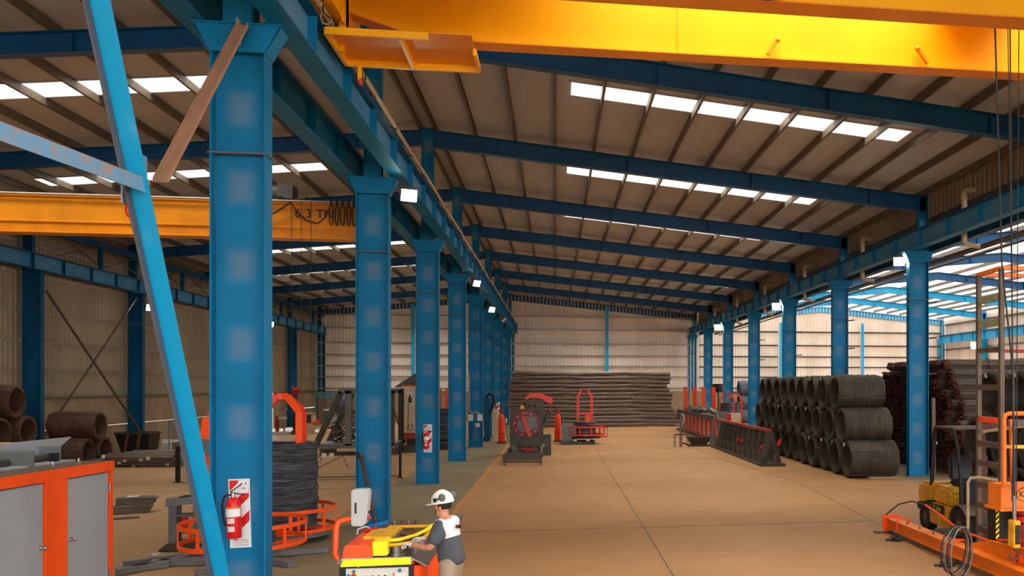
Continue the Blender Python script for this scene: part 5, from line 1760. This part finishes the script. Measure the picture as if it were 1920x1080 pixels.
for x, y, h, lb in ((-2.82, 47.2, 1.42, 'tall red gas cylinder left of the round-plate machine'), (.11, 48.0, 1.38, 'tall red gas cylinder between the two centre machines')):
    t = thing('gas_cylinder', lb, 'gas cylinder', (x, y, .06))
    MB().lathe([(0, 0), (.16, 0), (.17, .03), (.17, h - .15), (.14, h - .03), (.06, h + .06), (0, h + .06)], 20).build('body', 'orange_red', t)
    MB().lathe([(.172, h * .3), (.176, h * .3), (.176, h * .34), (.172, h * .34)], 20, closed=True).build('band', 'dull_red', t)
    MB().cyl((0, 0, h + .05), (0, 0, h + .22), .045, n=10).lathe([(.07, h + .12), (.09, h + .12), (.09, h + .3), (.07, h + .3)], 12, closed=True).build('valve_cap', 'dull_red', t)
    MB().box(-.24, .24, -.2, .24, -.06, 0).build('trolley_base', 'black', t)
    MB().tube([(.15, -.1, h), (.3, -.25, .5), (.35, -.4, .02), (.7, -.5, .02), (.5, -.8, .02)], .015, 6).build('gas_hose', 'black', t)

# centre spooler
t = thing('wire_spooler', 'orange wire spooler with a dark coil in the middle of the hall', 'spooler', (1.5, 46.2, 0))
hoop(.95, .45, .85, .07, 'orange_red', t, 10)
windings(.6, .4, .5, 1.15, 'wire_standing', 32, 12, .05, 14).build('windings', 'wire_standing', t)
MB().lathe([(0, .3), (.85, .3), (.85, .38), (0, .38)], 28).build('turntable', 'black', t)
for dx in (-.36, .36):
    m = MB()
    for p_, q_ in (((dx, 0, .5), (dx, 0, 2.45)), ((dx, 0, 2.45), (dx * .45, 0, 2.78))):
        m.bar(p_, q_, .13, .1, (0, 1, 0))
    m.build('guide_post', 'orange_red', t)
MB().bar((-.18, 0, 2.78), (.18, 0, 2.78), .12, .12).build('guide_top', 'dull_red', t)
MB().bar((-.3, .0, 1.58), (.3, 0, 1.58), .08, .1).build('guide_tie', 'orange_red', t)
MB().box(.02, .26, -.2, .0, 1.12, 1.5).build('brake', 'orange_paint', t)
MB().box(-1.25, .5, -.9, .9, .0, .16).build('base', 'dark_machine', t)
MB().box(-1.2, -.45, -.5, .6, .16, .98).build('drive_cabinet', 'machine_grey', t)
m = MB()
for x, y in ((.95, -.4), (1.15, -.4), (1.05, .3)):
    m.bar((x, y, .36), (x, y, .88), .04)
m.bar((.8, -.4, .86), (1.2, -.4, .86), .04).bar((.8, -.4, .38), (1.2, -.4, .38), .08)
m.build('side_gate', 'orange_red', t)
for x in (-.6, .05):
    MB().box(x, x + .16, -.96, -.95, .2, .28).build('plate', 'paper', t)

# small stand with valve on the right
t = thing('tool_stand', 'small black wire stand with a pale machine head on the open floor', 'stand', (6.12, 43.0, 0))
m = MB()
for x in (-.32, .32):
    for y in (-.25, .25):
        MB().bar((x, y, 0), (x, y, .62), .025).build('leg', 'black', t)
for a, b in (((-.32, -.25), (.32, -.25)), ((.32, -.25), (.32, .25)), ((.32, .25), (-.32, .25)), ((-.32, .25), (-.32, -.25))):
    MB().bar((a[0], a[1], .61), (b[0], b[1], .61), .025).build('top_rail', 'black', t)
MB().tube([(-.02, 0, 0), (-.02, 0, .7), (.0, 0, .95), (.1, 0, 1.15), (.12, 0, 1.4), (.05, 0, 1.65)], [.07, .07, .1, .13, .08, .04], 10).build('head', 'steel', t)
MB().tube([(-.25, 0, 1.1), (0, 0, 1.05)], .04, 8).build('spout', 'steel', t)
MB().cyl((-.12, 0, 1.35), (-.12, 0, 1.65), .09, .11, n=12).build('funnel', 'dark_machine', t)
MB().tube([(.05, .0, .2), (.5, .1, .05), (1.0, .2, .03), (1.5, .3, .04)], .035, 7).build('hose', 'black', t)
t = thing('scrap_pan', 'dark steel pan on the floor at the foot of the rack', 'pan', (7.25, 44.6, 0))
MB().add([(-.35, -.3, 0), (.35, -.3, 0), (.35, .3, 0), (-.35, .3, 0), (-.6, -.5, .4), (.6, -.5, .4), (.6, .5, .4), (-.6, .5, .4)], [(0, 3, 2, 1), (0, 1, 5, 4), (1, 2, 6, 5), (2, 3, 7, 6), (3, 0, 4, 7)]).build('shell', 'dark_machine', t)

# ---------------------------------------------------------------- bench rack with slanted plates
t = thing('straightening_bench', 'long grey bench of slanted plates with a red top rail beside the coils', 'bench', (8.0, 37, 0))
o = (8.0, 37, 0)
m = MB().box(7.55, 8.5, 32.0, 42.8, .0, .1)
m.build('base', 'dark_machine', t, off=o)
MB().bar((7.95, 32.2, 1.32), (7.75, 42.3, 1.38), .14, .1).build('top_rail', 'dull_red', t, off=o)
for i in range(10):
    y = 32.3 + i * 1.0
    m = MB().prism([(7.6, .1), (7.85, .1), (8.1, 1.27), (7.82, 1.27)], 'y', y, y + .09)
    m.build('slanted_plate', 'dark_machine', t, off=o)
    m = MB().prism([(8.45, .1), (8.25, .1), (7.98, 1.27), (8.12, 1.27)], 'y', y + .1, y + .19)
    m.build('back_plate', 'dark_machine', t, off=o)
    MB().box(7.62, 7.7, y + .4, y + .5, .1, .55).build('stub', 'steel_dust', t, off=o)
for y in (32.6, 36.2, 37.0):
    MB().bar((7.7, y, .68), (8.1, y + .5, .78), .1, .08).build('red_lever', 'red_paint', t, off=o)
MB().bar((8.3, 32.4, .75), (8.42, 32.4, 1.0), .2, .06).build('red_handle', 'red_paint', t, off=o)
m = MB().prism([(41.6, .1), (43.6, .1), (43.3, 1.0), (42.9, 1.75), (42.2, 1.75)], 'x', 7.75, 7.85)
m.prism([(7.45, .1), (8.45, .1), (8.3, 1.75), (7.8, 1.75)], 'y', 42.6, 42.7)
m.build('end_panel', 'machine_grey', t, off=o)
MB().bar((7.72, 41.9, .5), (7.72, 42.3, 1.2), .04, .25).build('red_mark', 'orange_red', t, off=o)
MB().box(8.35, 8.55, 42.6, 42.9, 1.0, 1.65).build('red_box', 'red_paint', t, off=o)
MB().box(8.6, 9.3, 43.8, 44.3, 1.12, 1.62).build('cream_cabinet', 'cream', t, off=o)
MB().box(8.7, 9.2, 43.85, 44.25, .1, 1.12).build('cabinet_stand', 'dark_machine', t, off=o)
# machine line behind the bench
t = thing('straightening_line', 'orange and black wire straightening machine line behind the bench', 'machine', (9.0, 52, 0))
o = (9.0, 52, 0)
for i in range(8):
    y = 45.5 + i * 1.7
    x = 8.35 + .03 * i
    MB().box(x - .06, x + .06, y, y + .35, .12, 1.25).build('frame_leg', 'orange_red', t, off=o)
    MB().box(x - .02, x + .5, y + .5, y + 1.2, .2, 1.1).build('grey_panel', 'cabinet_grey', t, off=o)
MB().box(8.2, 9.6, 45, 60, 0, .13).build('base', 'dark_machine', t, off=o)
MB().box(8.1, 9.3, 45, 59, 1.2, 1.45).build('bed', 'dark_machine', t, off=o)
rnd = random.Random(8)
for i in range(16):
    y = 47.5 + i * .75
    x = 8.1 + rnd.uniform(0, .9)
    MB().cyl((x, y, 1.5 + rnd.uniform(0, .25)), (x + .3, y, 1.5 + rnd.uniform(0, .25)), rnd.uniform(.08, .16), n=12).build('roller', ('steel', 'dark_machine', 'steel_dust')[i % 3], t, off=o)
for i, (x, y) in enumerate(((8.25, 56), (8.7, 55), (9.1, 54), (9.55, 53))):
    MB().bar((x, y, 1.3), (x, y, 2.95), .22, .2, (0, 1, 0)).build('upright_post', 'orange_red' if i % 2 else 'orange_paint', t, off=o)
MB().box(7.85, 8.6, 52, 53, 1.45, 1.7).build('roller_block', 'steel_dust', t, off=o)
for i, (x, y) in enumerate(((9.9, 50.5), (10.55, 51.5))):
    t = thing('wire_spooler', f'orange spool frame with a dark wire reel behind the bench, {"left" if i == 0 else "right"} one', 'spooler', (x, y, 0))
    for dx in (-.42, .42):
        MB().bar((dx, 0, .3), (dx, 0, 2.2), .1, .1).bar((dx, 0, 2.2), (dx * .5, 0, 2.55), .1, .1).build('guide_post', 'orange_red', t)
    MB().tube([(.3 * math.cos(a), 0, 2.3 + .3 * math.sin(a)) for a in [PI * q / 10 for q in range(11)]], .04, 6).build('arch', 'dull_red', t)
    windings(.4 - .06 * i, .2, 1.2, 2.05, 'wire_standing', 24, 20 + i, .015, 20).build('windings', 'wire_standing', t)
    MB().lathe([(0, 1.1), (.5, 1.1), (.5, 1.2), (0, 1.2)], 20).box(-.3, .3, -.3, .3, 0, 1.1).build('base', 'dark_machine', t)
t = thing('wire_bunch', 'black bunch of wire loops on top of the far orange frames', 'wire', (10.4, 56, 0))
MB().cyl((0, 0, 0), (0, 0, 2.6), .06, n=8).build('pole', 'dark_machine', t)
MB().lathe([(.12, 2.6), (.38, 2.6), (.42, 2.9), (.35, 3.15), (.12, 3.15)], 14, closed=True).build('loops', 'black', t)

# ---------------------------------------------------------------- left side machines
t = thing('hopper_frame', 'dark grey A-shaped steel hopper frame holding scrap between the first columns', 'hopper', (-8.8, 40.0, 0))
for y in (0, 2.2):
    m = MB()
    m.bar((-1.45, y, .45), (-.4, y, 2.75), .22, .2, (0, 1, 0)).build('slanted_post', 'dark_machine', t)
    MB().bar((-.1, y, .4), (-.1, y, 2.8), .26, .2, (0, 1, 0)).build('upright', 'machine_grey', t)
    MB().bar((-.5, y, 2.78), (1.82, y, 2.78), .2, .2).build('top_beam', 'machine_grey', t)
    MB().bar((-.05, y + .05, 2.3), (.35, y + .05, .5), .05, .06, (0, 1, 0)).build('brace', 'steel_dust', t)
    MB().bar((1.2, y + .05, 2.6), (1.7, y + .05, .9), .05, .06, (0, 1, 0)).build('brace', 'steel_dust', t)
    MB().bar((1.72, y, .4), (1.72, y, 2.8), .2, .2, (0, 1, 0)).build('upright', 'dark_machine', t)
MB().box(-1.5, 1.85, -.1, 2.4, .3, .5).build('sill', 'machine_grey', t)
for x in (-1.3, 1.7):
    MB().box(x, x + .2, 0, 2.2, 0, .3).build('skid', 'dark_machine', t)
MB().bar((-1.55, -.05, 1.35), (-1.35, -.05, 1.5), .12, .16).build('red_marker', 'orange_red', t)
rnd = random.Random(4)
m = MB()
for i in range(90):
    p_ = Vector((rnd.uniform(-1.0, .3), rnd.uniform(.1, 2.0), .55))
    hmax = .5 + (p_.x + 1.2) * 1.0
    p_.z += rnd.random() * max(.1, min(1.4, hmax))
    d_ = Vector((rnd.uniform(-1, 1), rnd.uniform(-1, 1), rnd.uniform(-.4, .4))).normalized() * rnd.uniform(.12, .3)
    m.bar(p_ - d_, p_ + d_, rnd.uniform(.03, .1), rnd.uniform(.02, .08))
sc = m.build('scrap_offcuts', 'dark_machine')
sc.location = (-8.8, 40, 0)
tag(sc, 'jumbled dark steel offcuts filling the grey hopper frame', 'scrap', None, 'stuff')
t = thing('electric_cabinet', 'tall cream electric cabinet with a cable and small display on a red base', 'cabinet', (-6.35, 41.0, 0))
MB().box(-.4, .42, 0, .6, .9, 2.93).build('body', 'cream', t, bevel=.01)
MB().box(.1, .12, -.006, 0, .95, 2.9).build('door_gap', 'dark_machine', t)
d = MB().box(-.27, .02, -.1, 0, 2.1, 2.78).build('display_box', 'off_white', t, bevel=.01)
m = MB().prism([(-.2, 2.25), (-.03, 2.25), (-.03, 2.42), (-.08, 2.58), (-.115, 2.62), (-.15, 2.58), (-.2, 2.42)], 'y', -.105, -.1)
m.build('dark_window', 'pipe_rust', d)
MB().box(-.24, -.14, -.106, -.1, 2.14, 2.19).build('nameplate', 'black', d)
MB().tube([(-.2, -.03, 2.1), (-.21, -.03, 1.4), (-.25, -.03, 1.0)], .012, 6).build('cable', 'black', t)
MB().tube([(-.1 + .09 * math.cos(a), -.04, 1.15 + .16 * math.sin(a)) for a in [2 * PI * q / 14 for q in range(14)]], .014, 6, True).build('cable_loop', 'black', t)
MB().box(-.5, -.4, .0, .6, .4, 2.9).build('side_panel', 'black', t)
MB().box(-.4, .42, -.05, .6, .62, .9).build('base_frame', 'dull_red', t)
MB().box(-.4, .5, .1, .8, .0, .35).build('skid', 'dark_machine', t)
MB().box(-.3, .4, .1, .6, .35, .62).build('under_frame', 'black', t)
t = thing('dust_hood', 'dark conical hood on top of the cream electric cabinet', 'hood', (-6.45, 41.4, 2.95))
MB().add([(-.75, -.3, 0), (.45, -.3, 0), (.45, .3, 0), (-.75, .3, 0), (.15, -.15, .62), (.45, -.15, .62), (.45, .15, .62), (.15, .15, .62)], [(0, 3, 2, 1), (4, 5, 6, 7), (0, 1, 5, 4), (1, 2, 6, 5), (2, 3, 7, 6), (3, 0, 4, 7)]).build('shell', 'dark_machine', t)
MB().box(-.4, .4, -.33, -.3, .0, .08).build('rusty_lip', 'orange_beam', t)
# wire mesh cages
def mesh_panel(x0, x1, y, z1, par):
    m = MB()
    for i in range(int((x1 - x0) / .06)):
        m.bar((x0 + .06 * i, y, .08), (x0 + .06 * i, y, z1), .006)
    for i in range(int((z1 - .08) / .06)):
        m.bar((x0, y, .08 + .06 * i), (x1, y, .08 + .06 * i), .006)
    ob = m.build('wire_grid', 'mesh_wire', par)
    ob['kind'] = 'stuff'
    return ob


mat('mesh_wire', '6E5836', .6)
t = thing('mesh_fence', 'low brown wire mesh guard fence between black posts', 'fence', (-6.9, 29.8, 0))
for x in (-.78, .58, 1.88):
    MB().box(x - .04, x + .04, -.04, .04, 0, 1.1).build('post', 'black', t)
    MB().box(x - .08, x + .08, -.08, .08, 0, .015).build('foot', 'black', t)
mesh_panel(-.72, .52, 0, 1.05, t)
mesh_panel(.64, 1.82, 0, 1.05, t)
for a, b in ((-.74, .54), (.62, 1.84)):
    for z in (.06, 1.06):
        MB().box(a, b, -.012, .012, z - .015, z + .015).build('panel_rail', 'mesh_wire', t)
for i in range(2):
    MB().box(-.55 + i * .22, -.4 + i * .22, -.03, -.02, .7, .84).build('tag', 'paper', t)
MB().tube([(-.7, -.02, .35), (-.3, -.02, .55), (.1, -.02, .75), (.25, -.02, .35)], .012, 6).build('cable', 'black', t)
MB().box(-.86, -.82, -.1, -.06, .45, 1.0).build('yellow_strip', 'machine_yellow', t)
t = thing('barrier_post', 'black steel post with a long thin rail on the left hall floor', 'post', (-11.65, 29.5, 0))
MB().box(-.06, .06, -.05, .05, 0, 1.12).build('post', 'black', t)
MB().box(-.13, .13, -.1, .1, 0, .015).build('foot', 'black', t)
MB().box(.06, 1.6, -.02, .02, 1.05, 1.1).build('rail', 'black', t)
MB().box(1.56, 1.64, -.04, .04, 0, 1.1).build('end_post', 'black', t)
mesh_panel(.1, 1.5, 0, 1.0, t).name = 'wire_grid'
# rebar bundles on the floor at the left, each with a tag
rnd = random.Random(21)
short = [rods_mesh('bar_bundle', 2.6, .15, 2, 'rebar', s_ + 40) for s_ in range(2)]
tg = MB().box(-.06, .06, -.17, -.155, -.05, .07).mesh('tag', 'paper')
k = 0
SP = ['front left', 'front middle', 'front right', 'second row left', 'second row middle', 'second row right', 'third row left', 'third row middle', 'third row right', 'rear left', 'rear middle', 'rear right']
for r_ in range(4):
    for c_ in range(3):
        x = -17.6 + c_ * 1.05 + rnd.uniform(-.2, .2)
        y = 35.6 + r_ * .62 + rnd.uniform(-.1, .1)
        ob = leaf('short_bar_bundle', short[k % 2], None, (x, y, .16 + .18 * (c_ % 2)))
        ob.rotation_euler = (rnd.uniform(0, 1), 0, rnd.uniform(-.35, .35))
        tag(ob, f'short dark bar bundle with white tags in the left floor heap, {SP[k]}', 'bar bundle', 'bar bundles in the left floor heap')
        for xx in (.1, .5, 1.2, 1.9):
            l_ = leaf('tag', tg, ob, (xx + rnd.uniform(-.2, .3), 0, 0))
            l_.rotation_euler = (rnd.uniform(-1.2, .3), 0, 0)
        k += 1
for i, (x, y, z, a, lb) in enumerate(((-10.0, 22.6, .1, .35, 'bottom'), (-9.95, 22.75, .28, .3, 'top'))):
    t = thing('stirrup_bundle', f'small stack of bent dark wire stirrups on the left floor, {lb} layer', 'wire bundle', (x, y, z - .1), a, 'stirrups on the left floor')
    for q in range(6):
        m = MB()
        for s_ in range(3):
            m.tube([(-.35 + .02 * s_, -.22 + .1 * s_, .02 + .028 * q), (.4 + .02 * q, -.2 + .1 * s_, .02 + .028 * q)], .012, 5)
        m.tube([(-.35, -.25, .02 + .028 * q), (.4, -.25, .02 + .028 * q), (.42, .2, .02 + .028 * q), (-.33, .2, .02 + .028 * q)], .012, 5, True)
        m.build('stirrup_layer', 'rebar', t)
    if i:
        MB().box(-.12, .1, -.27, -.1, .2, .215).build('tag', 'paper', t)
t = thing('wire_heap', 'small dark wire heap with white tags right of the orange cabinet', 'wire', (-10.55, 22.3, 0), .4)
rnd = random.Random(2)
for q in range(8):
    MB().tube([(rnd.uniform(-.3, -.1), rnd.uniform(-.2, .2), .03 + .03 * q), (0, rnd.uniform(-.2, .2), .04 + .03 * q), (.3, rnd.uniform(-.15, .15), .02 + .025 * q)], .022, 6).build('wire_piece', 'rebar', t)
MB().box(.1, .25, -.25, -.1, .06, .16).build('tag', 'paper', t)
t = thing('bar_length', 'single dark bar lying on the floor right of the orange cabinet', 'bar', (-9.8, 21.4, 0), .5)
MB().tube([(-.6, 0, .03), (.5, 0, .03)], .03, 6).build('bar', 'rebar', t)
t = thing('steel_bin', 'dark steel scrap bin at the foot of the left wall bracing', 'bin', (-17.3, 40.0, 0))
A = [(-.45, -.4, .0), (.5, -.4, 0), (.5, .4, 0), (-.45, .4, 0), (-.72, -.55, 1.05), (.6, -.55, 1.05), (.6, .55, 1.05), (-.72, .55, 1.05)]
MB().add(A, [(0, 3, 2, 1), (0, 1, 5, 4), (1, 2, 6, 5), (2, 3, 7, 6), (3, 0, 4, 7)]).build('shell', 'black', t)
for a, b in ((4, 5), (5, 6), (6, 7), (7, 4)):
    MB().bar(A[a], A[b], .06, .06).build('rim', 'dark_machine', t)
MB().bar((-.3, -.72, .1), (-.1, -.8, 1.0), .1, .05).bar((.2, -.72, .1), (.35, -.8, 1.0), .1, .05).build('rib', 'pipe_rust', t)
for x, y, lb in ((-17.3, 42.6, 'left'), (-16.75, 42.4, 'right')):
    t = thing('carton', f'pale open carton beside the left wall column, {lb} one', 'box', (x, y, 0), .2)
    MB().box(-.2, .2, -.15, .15, .0, .45 if lb == 'left' else .5).build('body', 'paper' if lb == 'left' else 'wood', t)
    MB().bar((-.2, -.15, .5), (.2, -.25, .56), .2, .01).build('flap', 'paper', t)
    MB().box(-.2, .2, .1, .16, .45, .6).build('lid', 'paper', t)
t = thing('sample_rack', 'thin green wire rack standing before the left wall', 'rack', (-15.75, 39.8, 0))
for x in (-.32, .32, .7):
    MB().bar((x, 0, 0), (x, 0, 1.55), .03).build('post', 'teal', t)
for z in (.6, 1.53):
    MB().bar((-.32, 0, z), (.7, 0, z), .03).build('rail', 'teal', t)
MB().bar((-.3, 0, 1.5), (.1, 0, .7), .02).bar((.3, 0, 1.5), (.6, 0, .7), .02).build('brace', 'teal', t)
# far left background machines by the doorway
t = thing('console_machine', 'cream machine console behind the tall grey coil', 'machine', (-15.4, 58.5, 0))
MB().box(-.35, .35, -.3, .3, .4, .62).box(-.35, .35, -.3, .3, 1.2, 1.3).box(-.35, -.25, -.3, .3, .6, 1.25).box(.2, .35, -.3, .3, .6, 1.25).build('case', 'cream', t)
MB().box(-.25, .2, -.2, -.1, .7, 1.2).build('screen', 'dark_machine', t)
MB().box(-.3, .3, -.25, .25, 0, .4).build('stand', 'cream', t)
t = thing('drill_tower', 'thin teal steel frame tower in the left background', 'frame', (-14.9, 60.5, 0))
for x in (-.6, -.1, .4, .8):
    MB().bar((x, 0, 0), (x, 0, 2.6), .05).build('post', 'teal' if x < .5 else 'steel', t)
for z in (2.3, 2.55):
    MB().bar((-.7, 0, z), (.9, 0, z), .09).build('beam', 'teal', t)
MB().box(-.1, .8, -.2, .2, 1.4, 1.5).build('shelf', 'off_white', t)
MB().box(.3, .7, -.2, .2, .6, 1.0).build('box', 'cabinet_grey', t)
t = thing('reel_stand', 'dark red cable reel on a stand in the left background', 'reel', (-15.9, 57.5, 0))
for x in (-.22, .2):
    MB().lathe([(0, x), (.26, x), (.26, x + .05), (0, x + .05)], 20, (0, 0, 2.75), 'x').build('flange', 'dull_red', t)
MB().cyl((-.22, 0, 2.75), (.22, 0, 2.75), .12, n=14).build('drum', 'red_paint', t)
MB().bar((0, 0, 0), (0, 0, 2.6), .14, .14, (0, 1, 0)).bar((-.3, 0, .05), (.3, 0, .05), .3, .08).build('stand', 'dull_red', t)
t = thing('black_cabinet', 'black machine cabinet between the orange arch legs', 'cabinet', (-16.15, 59.0, 0))
MB().box(-.3, .2, -.3, .3, .2, 1.3).build('body', 'black', t, bevel=.05)
MB().box(-.35, .25, -.3, .3, 0, .2).build('foot', 'dark_machine', t)
t = thing('red_post_machine', 'small red post machine in front of the bright doorway floor', 'machine', (-17.0, 57.5, 0))
MB().box(-.08, .08, -.1, .1, .2, 1.15).build('post', 'dull_red', t)
MB().box(.05, .55, -.1, .1, .95, 1.1).build('arm', 'off_white', t)
MB().cyl((.4, 0, 0), (.4, 0, .9), .06, n=10).build('spindle', 'steel', t)
MB().box(-.3, .6, -.25, .25, 0, .2).build('base', 'off_white', t)
t = thing('floor_glare_sheet', 'white sheet standing in for daylight glare on the floor by the doorway', 'sheet', (-16.6, 60.2, 0))  # made-up sheet, its white stands for daylight falling on the floor
m = MB()
vs = [(-1.6 + .4 * i, -.9 + .3 * j, .05 + .28 * max(0, math.sin(PI * i / 8)) * max(0, math.sin(PI * j / 6)) + .03 * math.sin(i * 2.1 + j)) for j in range(7) for i in range(9)]
m.add(vs, [(j * 9 + i, j * 9 + i + 1, j * 9 + i + 10, j * 9 + i + 9) for j in range(6) for i in range(8)], True)
m.build('sheet', 'white', t)
t = thing('blue_tank', 'small blue grey tank behind the hopper frame', 'tank', (-13.2, 58, 0))
MB().lathe([(0, 1.2), (.5, 1.25), (.55, 1.5), (.55, 2.2), (.4, 2.4), (0, 2.45)], 18).build('shell', 'wire_blue', t)
for a in range(3):
    MB().bar((.4 * math.cos(a * 2.1), .4 * math.sin(a * 2.1), 0), (.4 * math.cos(a * 2.1), .4 * math.sin(a * 2.1), 1.3), .06).build('leg', 'dark_machine', t)
# spooler between third and fourth column
t = thing('wire_spooler', 'orange wire spooler with dark coil glimpsed between the third and fourth columns', 'spooler', (-5.35, 43.2, 0))
for dx in (-.1, .22):
    MB().bar((dx, 0, .5), (dx, 0, 2.9), .14, .1, (0, 1, 0)).build('guide_post', 'orange_red', t)
windings(.62, .4, .5, 1.95, 'wire_standing', 32, 31, .02, 40).build('windings', 'wire_standing', t)
MB().lathe([(0, .3), (.8, .3), (.8, .42), (0, .42)], 24).build('turntable', 'dark_machine', t)
MB().box(-.7, .7, -.6, .6, .0, .3).build('base', 'dark_machine', t)
# electrics on the fifth column and machines behind it
t = thing('switch_box', 'pale grey switch boxes and conduits fixed low on the fifth centre column', 'switch', (-3.9, 44.2, 0))
for x in (-.22, .22):
    MB().box(x - .12, x + .12, -.08, .02, 1.3, 1.62).build('box', 'off_white', t, bevel=.01)
MB().box(.0, .22, -.07, .02, 1.0, 1.18).build('small_box', 'off_white', t)
MB().cyl((.02, -.08, 1.09), (.02, -.06, 1.09), .03, n=10).build('red_switch', 'red_paint', t)
MB().tube([(-.28, -.03, 3.6), (-.28, -.03, 1.85), (-.22, -.03, 1.72), (-.15, -.03, 1.7), (.15, -.03, 1.7), (.2, -.03, 1.62)], .02, 6).build('conduit', 'cream', t)
MB().tube([(.02, -.03, 0), (-.02, -.03, 3.0), (.06, -.03, 6.7)], .025, 6).build('conduit', 'blue_paint', t)
t = thing('extraction_unit', 'dark blue dust extraction unit with a black hose by the far centre columns', 'machine', (-3.85, 49.0, 0))
MB().box(-.35, .3, -.3, .3, 0, 2.4).build('body', 'blue_dark', t, bevel=.04)
MB().tube([(.1, -.1, 2.35), (.25, -.1, 2.6), (.5, -.12, 2.5), (.55, -.14, 2.1), (.3, -.2, 1.5)], .09, 9).build('hose', 'black', t)
t = thing('spot_welder', 'cream stepped machine beside the left red gas cylinder', 'machine', (-3.1, 49.3, 0))
MB().box(-.35, -.02, -.3, .3, .1, 1.7).box(-.02, .45, -.3, .3, .95, 1.2).box(-.4, .4, -.35, .35, 0, .1).build('body', 'cream', t, bevel=.01)
MB().box(-.34, -.2, -.2, .0, 1.7, 1.95).build('warning_light', 'off_white', t)
t = thing('cross_brace', 'pale thin brace pipe between far centre columns', 'brace', (-3.9, 44.4, 0))
MB().tube([(.05, .2, 6.9), (.05, 3.9, .3)], .05, 8).build('pipe', 'girt_steel', t)
# bracket hooks on right columns, seen as short dark stubs
for k in range(2, 6):
    t = thing('column_hook', f'short black cable hooks on the right side of a right row column, {ORD[k-2]} column', 'hook', (12.36, YK[k] + .1, 0), 0, 'cable hooks on right columns')
    for z in (3.4, 4.6, 5.8):
        MB().bar((0, 0, z), (.3, 0, z + .03), .04, .05).build('hook_arm', 'black', t)
t = thing('leaning_plank', 'dark grey weathered strip leaning on the nearest right column', 'plank', (12.45, 27.8, 0))
MB().bar((.02, 0, .02), (0, .0, 2.6), .12, .06, (0, 1, 0)).build('strip', 'steel_dust', t)
